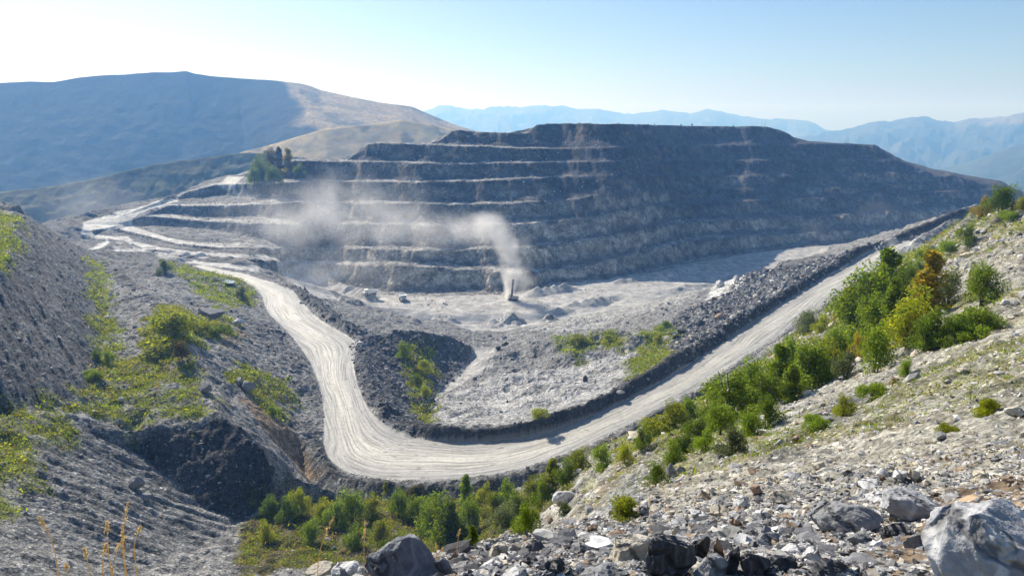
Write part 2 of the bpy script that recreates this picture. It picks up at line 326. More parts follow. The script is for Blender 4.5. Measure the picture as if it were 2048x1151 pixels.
TV = np.array([tuple(v) for v in res[0]]); TZ = np.array([PT[o[0], 2] if len(o) else 0 for o in res[3]]); TF = np.array([list(f) for f in res[2]])

# polar survey grid round the viewpoint: fine near, coarser far
A0, A1, NA = R(-50), R(66), 1850
rs = [0.9]
while rs[-1] < 1500:
    r_ = rs[-1]; rs.append(r_ + min(max(0.0058*r_, 0.012), 0.6 if r_ < 330 else 1.2 if r_ < 860 else 6.0))
RS = np.array(rs); NR = len(RS)
TH = np.linspace(A0, A1, NA); XX = RS[:, None]*np.sin(TH)[None]; YY = RS[:, None]*np.cos(TH)[None]
ZZ = np.full((NR, NA), np.nan)
tx, ty = TV[:, 0], TV[:, 1]; tth = np.arctan2(tx, ty); trr = np.hypot(tx, ty)
for a, b, c in TF:
    t3 = tth[[a, b, c]]; lo, hi = t3.min(), t3.max()
    if hi-lo > 2: continue
    j0 = max(0, int((lo-A0)/(A1-A0)*(NA-1))); j1 = min(NA, int((hi-A0)/(A1-A0)*(NA-1))+2)
    if j1 <= j0: continue
    rmin = 1e9; P3 = [(tx[k], ty[k]) for k in (a, b, c)]
    for p, q in ((0, 1), (1, 2), (2, 0)):
        dx, dy = P3[q][0]-P3[p][0], P3[q][1]-P3[p][1]; t = min(1, max(0, -(P3[p][0]*dx+P3[p][1]*dy)/(dx*dx+dy*dy+1e-12)))
        rmin = min(rmin, math.hypot(P3[p][0]+t*dx, P3[p][1]+t*dy))
    i0 = max(0, np.searchsorted(RS, rmin)-1); i1 = min(NR, np.searchsorted(RS, trr[[a, b, c]].max())+1)
    if i1 <= i0: continue
    X = XX[i0:i1, j0:j1]; Y = YY[i0:i1, j0:j1]
    (x1, y1), (x2, y2), (x3, y3) = P3; det = (y2-y3)*(x1-x3)+(x3-x2)*(y1-y3)
    if abs(det) < 1e-9: continue
    l1 = ((y2-y3)*(X-x3)+(x3-x2)*(Y-y3))/det; l2 = ((y3-y1)*(X-x3)+(x1-x3)*(Y-y3))/det; l3 = 1-l1-l2
    m = (l1 >= -1e-6) & (l2 >= -1e-6) & (l3 >= -1e-6)
    zz = l1*TZ[a]+l2*TZ[b]+l3*TZ[c]; sub = ZZ[i0:i1, j0:j1]; sub[m] = zz[m]
for j in range(NA):                                            # holes outside the survey take their neighbour's height
    colz = ZZ[:, j]; bad = np.isnan(colz)
    if bad.any() and not bad.all(): colz[bad] = np.interp(RS[bad], RS[~bad], colz[~bad])
# ---------------------------------------------------------------- height look-up, natural roughness
def hz(x, y, Z=None):
    Z = ZZ if Z is None else Z
    x = np.asarray(x, float); y = np.asarray(y, float)
    r_ = np.clip(np.hypot(x, y), RS[0], RS[-1]-1e-6); a = np.clip((np.arctan2(x, y)-A0)/(A1-A0)*(NA-1), 0, NA-1.001)
    i = np.clip(np.searchsorted(RS, r_, 'right')-1, 0, NR-2); f = (r_-RS[i])/(RS[i+1]-RS[i]); j = a.astype(int); g = a-j
    return (Z[i, j]*(1-g)+Z[i, j+1]*g)*(1-f) + (Z[i+1, j]*(1-g)+Z[i+1, j+1]*g)*f
def hit(u, v, dmin=2.0, dmax=1400):
    """where the line of sight first meets the ground"""
    d = ray(u, v); d = d/d[1]; t = np.geomspace(dmin, dmax, 1600); h = hz(d[0]*t, t); below = d[2]*t <= h
    if not below.any(): return d*dmax
    k = int(np.argmax(below))
    if k:
        e0 = d[2]*t[k-1]-h[k-1]; e1 = d[2]*t[k]-h[k]; tt = t[k-1]+(t[k]-t[k-1])*e0/(e0-e1+1e-9)
    else: tt = t[0]
    return np.array([d[0]*tt, tt, float(hz(d[0]*tt, tt))])
def soft(q, n=2):
    for _ in range(n): q = (q+np.roll(q, 1, 0)+np.roll(q, -1, 0)+np.roll(q, 1, 1)+np.roll(q, -1, 1))/5
    return q
rr2 = np.hypot(XX, YY); TA = XX/YY
foot = np.interp(TA, WALLFOOT[:, 0]/WALLFOOT[:, 1], WALLFOOT[:, 1])
M_WALL = (YY > foot-1.0) & (TA > WALLFOOT[0, 0]/WALLFOOT[0, 1])
M_ROAD = np.zeros(XX.shape, bool); sel = (rr2 > 150) & (rr2 < 520)
M_ROAD[sel] = inside(XX[sel], YY[sel], ROADPOLY)
dBI = np.full(XX.shape, 99.0); dBO = dBI.copy(); near = (rr2 > 150) & (rr2 < 520)
dBI[near] = seg_dist(XX[near], YY[near], BI[::4])[0]; dBO[near] = seg_dist(XX[near], YY[near], BO[::3])[0]
M_FLOOR = (ZZ < -127) & ~M_WALL & (YY > 330)

def bump_cone(u, v, zb, rad, h, ax=1.0):
    global ZZ
    c = PZ(u, v, zb); m = np.hypot(XX-c[0], YY-c[1]) < rad*1.6
    q = np.hypot((XX[m]-c[0])/ax, YY[m]-c[1]) + rad*.3*fbm(XX[m], YY[m], 7, 3, int(u)%9)
    ZZ[m] += h*np.clip(1-q/rad, 0, 1)**0.9
def ridge(lst, zb, wd, h):
    p = np.array([PZ(u, v, zb) for u, v in lst]); m = (np.abs(XX-p[:, 0].mean()) < 150) & (np.abs(YY-p[:, 1].mean()) < 160)
    d, s_ = seg_dist(XX[m], YY[m], p); ZZ[m] += h*np.clip(1-d/wd, 0, 1)*(0.75+0.5*vn(s_/6, s_*0+zb, 4))
# heaps and windrows on the pit floor
bump_cone(893,655,-132,10,6.0,1.1); bump_cone(1022,652,-132,10,7.5,1.0); bump_cone(988,658,-132,8,5.0,1.3); bump_cone(1096,658,-131,7,5.0,1.1); bump_cone(690,612,-118,8,4,1.4)
ridge([(1068,590),(1100,584),(1132,580)], -133, 9, 6.5); ridge([(1120,632),(1180,628),(1215,606),(1235,596)], -133, 8, -3.5); ridge([(1110,628),(1150,612),(1200,600)], -133, 9, 4.0)
ridge([(760,650),(840,656),(900,662),(980,664),(1030,660)], -131, 4, 2.2); ridge([(660,616),(720,628),(780,640),(830,652)], -124, 5, 3.0)
ridge([(660,570),(700,580),(735,590)], -131, 10, 7); ridge([(1240,566),(1300,556),(1380,540),(1450,527)], -133, 7, 3.4); ridge([(1320,560),(1340,552)], -133, 8, 5)
ridge([(1310,585),(1400,570),(1470,560)], -133, 6, 1.6); ridge([(1380,615),(1300,635),(1220,650)], -112, 10, 2.0)
for u_, v_, z_, r_, h_ in ((1085,700,-111,11,5),(1190,690,-107,12,5.5),(1270,690,-99,10,4.4),(1130,730,-106,12,3.4),(1210,740,-101,11,3.6),(1040,760,-107,13,3.2),(960,790,-107,10,2.8),(1090,780,-102,12,3.4),(1150,790,-99,9,2.6),(1010,720,-113,9,3.6),(1060,810,-99,8,2.2),(930,830,-102,8,2.2)): bump_cone(u_, v_, z_, r_, h_, 1.5)
Z0 = ZZ.copy()

# warp the benches a little so that no lip runs true
m = M_WALL | (rr2 > 560)
tw_ = sstep(-.44, -.34, TA[m]); wx = 4.0*tw_*fbm(XX[m], YY[m], 30, 3, 21); wy = 5.0*tw_*fbm(XX[m]*1.0, YY[m]*.5, 26, 4, 31)
ZZ[m] = hz(XX[m]+wx, YY[m]+wy, Z0)
zs = soft(ZZ, 4); kb_ = np.clip(1.3-dBI/6, 0, 1)*(rr2 > 150)*(~M_ROAD); ZZ = ZZ*(1-kb_)+zs*kb_
slope_r = np.hypot(np.gradient(ZZ, axis=0)/np.gradient(RS)[:, None], np.gradient(ZZ, axis=1)/(rr2*(A1-A0)/(NA-1)))
cell = np.maximum(np.gradient(RS)[:, None], rr2*(A1-A0)/NA)
AM = np.ones(XX.shape); AM[M_FLOOR] = 0.35; AM[M_WALL] = 0.6; AM[M_WALL & (TA < -.36)] = .3
edge = np.minimum(seg_dist(XX[near], YY[near], RL[::2])[0], seg_dist(XX[near], YY[near], RR[::2])[0]); eR = np.full(XX.shape, 99.0); eR[near] = edge
AM[M_ROAD] = 0.05+0.10*np.clip(1-eR[M_ROAD]/2, 0, 1)
AM = AM*np.where(M_ROAD, 1, np.clip(.25+eR/3, 0, 1))
nz1 = fbm(XX, YY, 40, 4, 51); nz2 = fbm(XX, YY, 7, 4, 61); nz3 = fbm(XX, YY, 1.6, 3, 71)
wob = np.stack([fbm(XX, YY, 9, 4, 81), fbm(XX, YY, 9, 4, 91)])
def area(lst, feather=1.5, wb=2.0):
    """0..1 mask of an outline whose corners stand on the ground at these lines of sight"""
    p = np.array([hit(u, v) for u, v in lst]); f = feather; mg = 4*f+2*wb
    m = (XX > p[:, 0].min()-mg) & (XX < p[:, 0].max()+mg) & (YY > p[:, 1].min()-mg) & (YY < p[:, 1].max()+mg)
    x = XX[m]+wb*wob[0][m]; y = YY[m]+wb*wob[1][m]
    d = seg_dist(x, y, np.concatenate([p, p[:1]]))[0]; s_ = np.where(inside(x, y, p), d, -d)
    out = np.zeros(XX.shape); out[m] = sstep(-f, f, s_); return out
TRK = [([(112,468),(167,444),(238,421),(300,407),(356,398),(356,403),(297,420),(268,434),(262,446),(240,458),(164,468)], (.62,.605,.55)), ([(240,447),(262,446),(283,458),(335,475),(409,490),(483,493),(439,495),(357,487),(297,472),(242,459)], (.58,.565,.52)),
       ([(164,467),(256,473),(268,483),(335,497),(409,507),(539,518),(684,529),(613,527),(446,514),(353,510),(286,498),(250,480),(164,471)], (.54,.525,.485)), ([(316,511),(372,518),(465,529),(528,538),(513,545),(446,536),(372,525),(320,516)], (.58,.565,.53)),
       ([(134,479),(215,478),(221,486),(150,489)], (.6,.59,.55)), ([(219,500),(272,498),(268,503),(235,505)], (.55,.54,.5)), ([(948,697),(990,700),(962,742),(905,778),(866,804),(878,775),(920,748),(940,722)], (.42,.41,.39)), ([(560,545),(640,565),(680,600),(620,590),(590,570)], (.45,.44,.42)), ([(436,372),(455,352),(488,350),(470,368),(470,382),(530,392),(450,378)], (.55,.53,.47))]
TRA = [area(q, 1.0, .6) for q, c in TRK]; TRM = np.maximum.reduce(TRA)
AM[(~M_ROAD) & (~M_FLOOR) & (~M_WALL) & (rr2 > 60)] *= 1.45
SLA = area([(-60,640),(0,552),(24,500),(40,438),(80,450),(120,472),(180,506),(200,560),(213,620),(204,690),(185,775),(90,822),(0,830),(-90,850)], 1.2, 1.5)
SLC = area([(183,836),(130,862),(100,902),(70,952),(48,1002),(42,1066),(140,1125),(300,1140),(420,1085),(470,1050),(400,1014),(330,950),(255,888)], 1.0, 1.0)
INT = area([(862,845),(905,785),(1000,752),(1150,732),(1262,695),(1250,745),(1200,790),(1110,828),(1000,848)], 3, 5); AM *= 1-.45*INT; AM *= 1-.9*TRM; AM *= 1-.6*np.maximum(SLA, SLC); AM = np.where((dBI < 6) & ~M_ROAD, np.maximum(AM, 1.1), AM); AM = soft(AM, 3)
for L, a in ((34, .95), (17, .75), (8.5, .55), (4.2, .36), (2.1, .22), (1.0, .12), (.5, .06), (.25, .03), (.12, .016)):
    wgt = sstep(1.6, 3.0, L/cell)*sstep(.25, 1.0, rr2/L/12.0)
    m = wgt > 0.01
    n1 = vn(XX[m]/L, YY[m]/L, int(L*7)); n1 = np.where(L < 9, 1-2.2*np.abs(n1)*1.0, n1)*.8
    ZZ[m] += a*n1*wgt[m]*AM[m]

# ---------------------------------------------------------------- ground cover: outlines pegged out on the ground, then coloured
COLR = np.empty(XX.shape+(3,)); COLR[:] = (.265, .26, .248)
GRN = np.zeros(XX.shape)
def paint(mask, c, k=1.0): 
    a = np.clip(mask*k, 0, 1)[..., None]; COLR[:] = COLR*(1-a)+np.array(c)*a
def green(mask, k=1.0, c=(.155, .175, .025)):
    q = np.clip(mask*k*sstep(-.75, .35, nz2*.8+nz3*.35+nz1*.3), 0, 1); GRN[:] = np.maximum(GRN, q); paint(q, c, .95)
DARK = (.105, .105, .108); PALE = (.40, .395, .375); TAN = (.26, .20, .12); MARB = (.66, .65, .61)
paint(sstep(.1, .9, nz1), (.30, .295, .28), .6); paint(sstep(.2, 1.0, nz2), (.15, .148, .142), .5)
# far wall
strat = .5+.5*vn(ZZ/3.1+.15*nz1, XX/160, 41)
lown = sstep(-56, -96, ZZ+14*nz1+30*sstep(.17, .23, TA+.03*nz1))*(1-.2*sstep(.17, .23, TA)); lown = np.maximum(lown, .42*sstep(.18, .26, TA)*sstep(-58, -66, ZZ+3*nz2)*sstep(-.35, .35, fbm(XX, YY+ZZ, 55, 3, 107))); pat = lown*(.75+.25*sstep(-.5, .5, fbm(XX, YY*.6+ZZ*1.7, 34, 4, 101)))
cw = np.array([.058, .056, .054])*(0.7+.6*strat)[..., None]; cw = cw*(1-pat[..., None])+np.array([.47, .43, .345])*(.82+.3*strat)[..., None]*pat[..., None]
midl = sstep(.06, -.2, TA)*(1-lown)*sstep(-.5, .4, fbm(XX, YY+ZZ*2, 40, 4, 103)); cw = cw*(1-.75*midl[..., None])+np.array([.33, .285, .215])*.75*midl[..., None]
rust = sstep(.25, .8, fbm(XX, YY*.5+ZZ*2, 30, 4, 131)); cw = cw*(1-.45*rust[..., None])+np.array([.27, .18, .10])*.45*rust[..., None]
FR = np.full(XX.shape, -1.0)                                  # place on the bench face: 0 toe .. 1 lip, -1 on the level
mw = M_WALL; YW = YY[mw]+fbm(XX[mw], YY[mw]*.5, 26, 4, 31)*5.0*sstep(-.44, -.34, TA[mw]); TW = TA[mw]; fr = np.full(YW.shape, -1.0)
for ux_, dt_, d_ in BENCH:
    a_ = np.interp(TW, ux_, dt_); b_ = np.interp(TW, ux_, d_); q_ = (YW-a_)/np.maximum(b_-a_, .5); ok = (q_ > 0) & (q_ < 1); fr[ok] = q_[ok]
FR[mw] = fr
tal_shade = sstep(.50, .22, FR+.16*nz2); cw = cw*(1-.8*tal_shade[..., None])+np.array([.085, .085, .09])*.8*tal_shade[..., None]  # dark talus plus painted toe shade along the foot of each face
flat = (FR < 0)*sstep(.8, .35, slope_r)*np.clip(sstep(.16, -.04, TA)+sstep(-80, -110, ZZ)*.8*sstep(.45,.2,TA), 0, 1)*sstep(-.6, .2, nz2+.5*nz1+.35)  # pale left and low; other levels kept dark, their shade put into the colour
cw = cw*(1-flat[..., None]*.8)+np.array([.40, .385, .35])*flat[..., None]*.8
top = sstep(-22, -12, ZZ)*flat; cw = cw*(1-top[..., None]*.7)+np.array([.16, .15, .07])*top[..., None]*.7
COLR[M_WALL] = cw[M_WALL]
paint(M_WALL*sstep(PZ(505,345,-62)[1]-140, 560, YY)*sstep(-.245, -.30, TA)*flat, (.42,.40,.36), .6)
# pit floor
COLR[M_FLOOR] = (np.array([.43, .42, .395])*(1+.16*nz2[M_FLOOR]+.1*nz3[M_FLOOR])[:, None])
paint(M_FLOOR*sstep(.2, .8, fbm(XX*.35, YY*1.6, 14, 3, 141)), (.30, .295, .285), .7)
# patches, corner by corner
HILL = area([(700,1148),(980,1098),(1085,1046),(1112,960),(1140,935),(1240,880),(1330,838),(1420,790),(1510,732),(1600,668),(1690,605),(1740,560),(1800,512),(1850,476),(1925,440),(2048,405),(2400,330),(2900,450),(4200,600),(4200,1600),(2900,1500),(700,1230)], 1.5, 1.5)
paint(HILL, (.31, .295, .245)); paint(HILL*sstep(-.1, .7, nz2+.4*nz3), (.255, .21, .13), .65); paint(HILL*sstep(.25, .9, nz1-.3*nz3), (.24, .238, .235), .7)
paint(HILL*sstep(.2, .8, fbm(XX, YY, 3.0, 4, 171)), (.45, .435, .385), .4)
paint(area([(1040,628),(1120,605),(1200,592),(1300,585),(1420,560),(1470,552),(1400,590),(1340,612),(1250,640),(1150,660),(1060,660)], 2, 3), (.40, .395, .37), .85)
green(HILL*sstep(14, 60, rr2)*sstep(-.05, .7, fbm(XX, YY, 22, 4, 151)+.1), .75, (.16, .16, .05))
paint(SLA, (.15, .15, .148), .95)
paint(SLC, (.195, .195, .192), .92)
def rills(mask, p, q, amp, wd, ln, seed):
    a = hit(*p); b = hit(*q); t = (b-a)[:2]; t /= np.linalg.norm(t); m = mask > .02; al = XX[m]*t[0]+YY[m]*t[1]; ac = -XX[m]*t[1]+YY[m]*t[0]
    n_ = fbm(ac/wd, al/ln, 1.0, 4, seed, .6); ZZ[m] += amp*n_*mask[m]; k_ = .5+.5*n_[..., None]; COLR[m] = COLR[m]*(1+.7*mask[m][..., None]*(k_-.5))
rills(SLA, (40,470), (190,700), 1.1, 2.0, 30, 181); rills(SLC, (100,900), (300,985), .65, 1.5, 34, 191)
SLF = area([(250,872),(330,858),(440,836),(522,896),(545,940),(545,1000),(470,1040),(400,1008),(330,946)], 1.0, 1.0); paint(SLF, (.055, .055, .057), .95)  # heap face in shadow, the shade painted as a near-black colour
paint(area([(216,548),(236,535),(262,556),(292,582),(262,578)], .8, .6), DARK, .9)  # left face of the small pile, its shade painted dark
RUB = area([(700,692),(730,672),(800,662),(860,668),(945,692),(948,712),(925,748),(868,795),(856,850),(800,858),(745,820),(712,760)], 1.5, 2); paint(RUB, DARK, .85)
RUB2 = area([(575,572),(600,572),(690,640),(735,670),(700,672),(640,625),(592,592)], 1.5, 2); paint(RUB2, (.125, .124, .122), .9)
RUB3 = area([(1310,690),(1350,630),(1420,600),(1490,552),(1560,521),(1650,508),(1700,508),(1620,560),(1540,600),(1440,660),(1370,705)], 2, 3); paint(RUB3, (.135, .134, .13), .8)
VERG = area([(525,640),(575,670),(640,790),(640,900),(600,900),(620,800),(560,720),(500,660)], 2, 3); paint(VERG, (.17, .168, .165), .6)
paint(INT, (.43, .425, .41), .9)
paint(area([(948,695),(1000,700),(985,735),(900,775),(870,800),(900,760),(940,725)], 1.5, 1), (.44, .435, .42), .9)
paint(area([(1410,600),(1470,555),(1500,548),(1490,572),(1440,592)], 1.2, 1), MARB, .95)
paint(area([(1745,540),(1810,490),(1835,480),(1812,505),(1770,540)], 1, 1), MARB, .8)
paint(area([(1105,1010),(1130,972),(1160,950),(1158,970),(1120,1014)], .5, .4), MARB, .95)
paint(area([(1150,1030),(1180,985),(1240,915),(1290,880),(1270,905),(1210,970),(1170,1035)], 1, 1), (.27, .205, .125), .9)
paint(area([(1165,1000),(1215,940),(1240,912),(1225,950),(1180,1005)], .5, .5), (.58, .55, .49), .7)
paint(area([(1560,900),(1600,850),(1680,800),(1730,780),(1720,812),(1640,864),(1590,908)], 1, 1), (.13, .13, .128), .9); paint(area([(1540,850),(1620,790),(1700,720),(1740,688),(1732,715),(1640,800),(1560,864)], 1, 1), (.40, .395, .37), .8)
paint(area([(1200,1012),(1260,948),(1305,962),(1280,1002),(1220,1062),(1130,1078)], .6, .6), (.21, .21, .205), .85); SOIL = area([(1640,1151),(1700,1095),(1790,1050),(1830,1000),(1880,975),(2048,950),(2300,960),(2300,1151)], .15, .15); paint(SOIL, (.19, .135, .085), .9)
paint(area([(480,800),(520,850),(590,930),(650,945),(600,890),(540,820),(500,790)], 1.2, 1.2), (.28, .20, .12), .85)
paint(area([(640,920),(720,965),(800,978),(800,985),(700,975),(630,945)], 1, 1), (.2, .17, .12), .5)
paint(area([(1640,690),(1650,640),(1700,610),(1700,650),(1680,690)], 1, 2), TAN, .85)
paint(area([(480,650),(500,670),(450,700),(440,680)], 1.5, 2), TAN, .6); paint(area([(225,770),(300,765),(360,735),(330,700),(240,705)], 2, 3), (.27, .24, .18), .5)
paint(area([(345,402),(430,353),(490,350),(470,368),(430,372),(370,404)], 3, 4), (.27, .215, .135), .85)
paint(area([(130,440),(300,400),(372,383),(372,392),(300,410),(120,455)], 3, 4), (.25, .2, .14), .7)
for q in ([(0,545),(22,500),(34,455),(44,432),(0,425),(-150,430),(-260,560)], [(0,845),(80,828),(150,820),(120,862),(90,905),(60,960),(40,1010),(0,1050),(-90,1040),(-90,880)],
          [(205,800),(250,720),(320,700),(385,730),(410,790),(430,826),(330,850),(250,862),(225,840)], [(295,640),(330,610),(390,630),(395,690),(350,700),(310,680)], [(395,640),(450,632),(468,655),(430,680),(390,668)],
          [(0,832),(90,818),(190,770),(250,790),(220,842),(180,830),(60,850)], [(182,520),(200,520),(225,640),(230,760),(205,770),(195,640)], [(1105,675),(1150,668),(1185,675),(1180,700),(1165,730),(1140,705)], [(1195,668),(1230,660),(1262,680),(1250,705),(1215,700)], [(1285,660),(1330,648),(1352,668),(1345,705),(1300,725),(1280,700)],
          [(1250,730),(1310,690),(1350,650),(1330,720),(1270,755)], [(800,690),(870,700),(860,850),(820,800)], [(480,720),(560,760),(590,800),(540,830),(470,760)], [(330,520),(480,560),(520,600),(430,620)]):
    green(area(q, 2.5, 4), 1.1)
HOL = area([(470,1048),(520,995),(620,985),(830,1010),(1000,985),(1090,960),(1110,1000),(1060,1060),(860,1100),(650,1140),(480,1150)], 2, 3)
paint(HOL, (.085, .066, .028), .9); green(HOL, .7, (.085, .09, .022))
for q in ([(1180,905),(1330,835),(1520,722),(1700,590),(1800,510),(1850,500),(1760,640),(1700,720),(1560,800),(1400,920),(1300,960)], [(1880,470),(1960,415),(2048,410),(2048,430),(1960,470)], [(1420,900),(1650,830),(1800,760),(2000,650),(2000,690),(1800,810),(1650,880),(1450,930)],
          [(1830,640),(1990,610),(1900,680),(1800,690)], [(1930,800),(2000,780),(2048,760),(2020,830),(1940,840)]):
    green(area(q, 2.5, 4), .6, (.135, .14, .035))
# berms
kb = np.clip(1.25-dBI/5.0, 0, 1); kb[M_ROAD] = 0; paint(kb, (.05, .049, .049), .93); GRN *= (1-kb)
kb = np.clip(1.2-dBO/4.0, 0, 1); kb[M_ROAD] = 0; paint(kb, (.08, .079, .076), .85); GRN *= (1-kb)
# road and tracks
dl, sl = seg_dist(XX[M_ROAD], YY[M_ROAD], RL[::2]); dr, sr = seg_dist(XX[M_ROAD], YY[M_ROAD], RR[::2])
T = np.full(XX.shape, .5); SS = np.zeros(XX.shape); T[M_ROAD] = dl/(dl+dr+1e-6); SS[M_ROAD] = sl
rt = T[M_ROAD]; prog = sstep(60, 330, sl); ctr = np.exp(-((rt-.46)/.26)**2)
cr = np.array([.38, .373, .35])[None]*(1-ctr[:, None]) + (np.array([.60, .575, .50])[None]*(1-.10*sstep(280,420,sl)[:, None]))*ctr[:, None]
COLR[M_ROAD] = cr; GRN[M_ROAD] = 0
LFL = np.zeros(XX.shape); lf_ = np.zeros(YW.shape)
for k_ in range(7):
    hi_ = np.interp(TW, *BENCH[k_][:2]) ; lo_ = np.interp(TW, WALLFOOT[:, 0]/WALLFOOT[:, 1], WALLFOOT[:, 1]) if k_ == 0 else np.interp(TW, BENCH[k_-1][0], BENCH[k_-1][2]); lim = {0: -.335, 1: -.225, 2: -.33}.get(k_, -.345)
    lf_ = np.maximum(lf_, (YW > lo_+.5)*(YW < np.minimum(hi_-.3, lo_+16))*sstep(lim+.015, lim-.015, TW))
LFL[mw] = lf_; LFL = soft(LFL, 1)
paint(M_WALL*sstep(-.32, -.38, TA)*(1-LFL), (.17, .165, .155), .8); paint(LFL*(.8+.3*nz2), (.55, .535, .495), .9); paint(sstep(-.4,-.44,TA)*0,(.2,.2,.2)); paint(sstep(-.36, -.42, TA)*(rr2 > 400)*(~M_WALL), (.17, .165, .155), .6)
for a_, (q, c) in zip(TRA, TRK): paint(a_, c, .97)
COLR *= (1+.10*nz3+.05*nz2)[..., None]; COLR = np.clip(COLR, .02, .8)

# ---------------------------------------------------------------- materials of the ground
def ground_mat(name, grains=((1.1, .35), (5.0, .3), (.25, .25)), stones=.0, stone_scale=1.2, bd=.25, bs=.6, rough=.92):
    g = NT(name, rough, .2); p = g.pos(); c = g.attr('col'); f = 1.0; h = 0.0
    for sc, am in grains:
        n = g.noise(p, sc, 4, .6); f = g.math('MULTIPLY', f, g.ramp(n, .28, .72, 1-am*1.3, 1+am)); h = g.math('ADD', h, g.math('MULTIPLY', n, 1.0/max(sc, .3)))
    c2 = g.mix(1.0, c, f, 'MULTIPLY')
    if stones:
        dv = g.vor(p, stone_scale); cv = g.vor(p, stone_scale, 1); sx = g.n('ShaderNodeSeparateColor', i0=cv)
        on = g.math('MULTIPLY', g.ramp(dv, .32, .22), g.math('GREATER_THAN', sx.outputs[0], 1-stones)); tone = g.ramp(sx.outputs[1], 0, 1, .45, 2.2)
        c2 = g.mix(on, c2, g.mix(1.0, c, tone, 'MULTIPLY')); h = g.math('ADD', h, g.math('MULTIPLY', on, .25))
    g.base(c2); g.bump(h, bs, bd); return g.m
MG = ground_mat('spoil_ground', grains=((.8, .4), (2.6, .5), (.22, .3)), stones=.75, stone_scale=.9, bd=.5, bs=.9)
MH = ground_mat('scree_slope', grains=((2.2, .4), (9, .4), (.5, .35)), stones=.7, stone_scale=2.2, bd=.2, bs=.8)
MW = ground_mat('bench_rock', grains=((.16, .45), (.5, .35), (.05, .3)), stones=.35, stone_scale=.35, bd=.8, bs=.8)
MS = ground_mat('packed_dust', grains=((.12, .3), (.5, .25), (1.6, .2)), stones=.05, stone_scale=.8, bd=.2, bs=.4, rough=.85)
MF = ground_mat('crushed_rock', grains=((.12, .22), (.6, .2)), stones=.18, stone_scale=.6, bd=.3, bs=.5)
g = NT('dusty_haul_road', .62, .45); t_ = g.attr('across', 'Fac'); s_ = g.attr('along', 'Fac')
w1 = g.noise(g.n('ShaderNodeCombineXYZ', i0=g.math('MULTIPLY', s_, .012), i1=g.math('MULTIPLY', t_, .8)).outputs[0], 1.0, 2, .5); w2 = g.noise(g.n('ShaderNodeCombineXYZ', i0=g.math('MULTIPLY', s_, .02), i1=7.0).outputs[0], 1.0, 2, .5)
cmb = g.n('ShaderNodeCombineXYZ', i0=g.math('MULTIPLY', g.math('ADD', t_, g.math('MULTIPLY', w1, .9)), 30), i1=g.math('MULTIPLY', s_, .035)); cm2 = g.n('ShaderNodeCombineXYZ', i0=g.math('MULTIPLY', g.math('SUBTRACT', t_, g.math('MULTIPLY', w2, .8)), 60), i1=g.math('MULTIPLY', s_, .09))
n1 = g.noise(cmb.outputs[0], 1.0, 3, .6); n2 = g.noise(cm2.outputs[0], 1.0, 2, .5); n3 = g.noise(g.pos(), .9, 4, .6)
f = g.math('MULTIPLY', g.math('MULTIPLY', g.ramp(n1, .34, .60, .50, 1.06), g.ramp(n2, .3, .7, .84, 1.05)), g.ramp(n3, .3, .7, .88, 1.07))
blot = g.noise(g.n('ShaderNodeCombineXYZ', i0=g.math('MULTIPLY', t_, 9), i1=g.math('MULTIPLY', s_, .14)).outputs[0], 1.0, 4, .7)
f = g.math('MULTIPLY', f, g.ramp(blot, .58, .68, 1.0, .52))
g.base(g.mix(1.0, g.attr('col'), f, 'MULTIPLY')); g.bump(g.math('ADD', g.math('MULTIPLY', n1, .7), g.math('MULTIPLY', n2, .4)), .5, .25); MR = g.m

# ---------------------------------------------------------------- the ground as joined sheets: road, pit floor, terraces, hillside, spoil
V = np.stack([XX, YY, ZZ], -1).reshape(-1, 3); i, j = np.meshgrid(np.arange(NR-1), np.arange(NA-1), indexing='ij'); q0 = (i*NA+j).ravel()
QF = np.stack([q0, q0+1, q0+NA+1, q0+NA], 1)
reg = np.where(M_ROAD, 1, np.where(TRM > .5, 5, np.where(M_FLOOR, 2, np.where(M_WALL, 3, np.where(HILL > .5, 4, 0))))).ravel()[q0]
gx = np.gradient(ZZ, axis=1)/(rr2*(A1-A0)/(NA-1)); gr_ = np.gradient(ZZ, axis=0)/np.gradient(RS)[:, None]
th2 = np.broadcast_to(TH, XX.shape); dzx = gr_*np.sin(th2)+gx*np.cos(th2); dzy = gr_*np.cos(th2)-gx*np.sin(th2)
NRM = np.stack([-dzx, -dzy, np.ones_like(dzx)], -1); NRM /= np.linalg.norm(NRM, axis=-1)[..., None]
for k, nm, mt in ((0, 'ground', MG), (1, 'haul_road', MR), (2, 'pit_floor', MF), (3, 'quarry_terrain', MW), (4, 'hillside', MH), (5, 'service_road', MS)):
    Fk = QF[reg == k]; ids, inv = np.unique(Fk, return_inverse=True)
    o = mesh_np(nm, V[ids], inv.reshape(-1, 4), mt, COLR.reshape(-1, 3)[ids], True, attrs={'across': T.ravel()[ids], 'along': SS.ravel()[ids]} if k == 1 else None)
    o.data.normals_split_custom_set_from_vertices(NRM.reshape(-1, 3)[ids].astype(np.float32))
    tag(o, kind='structure')
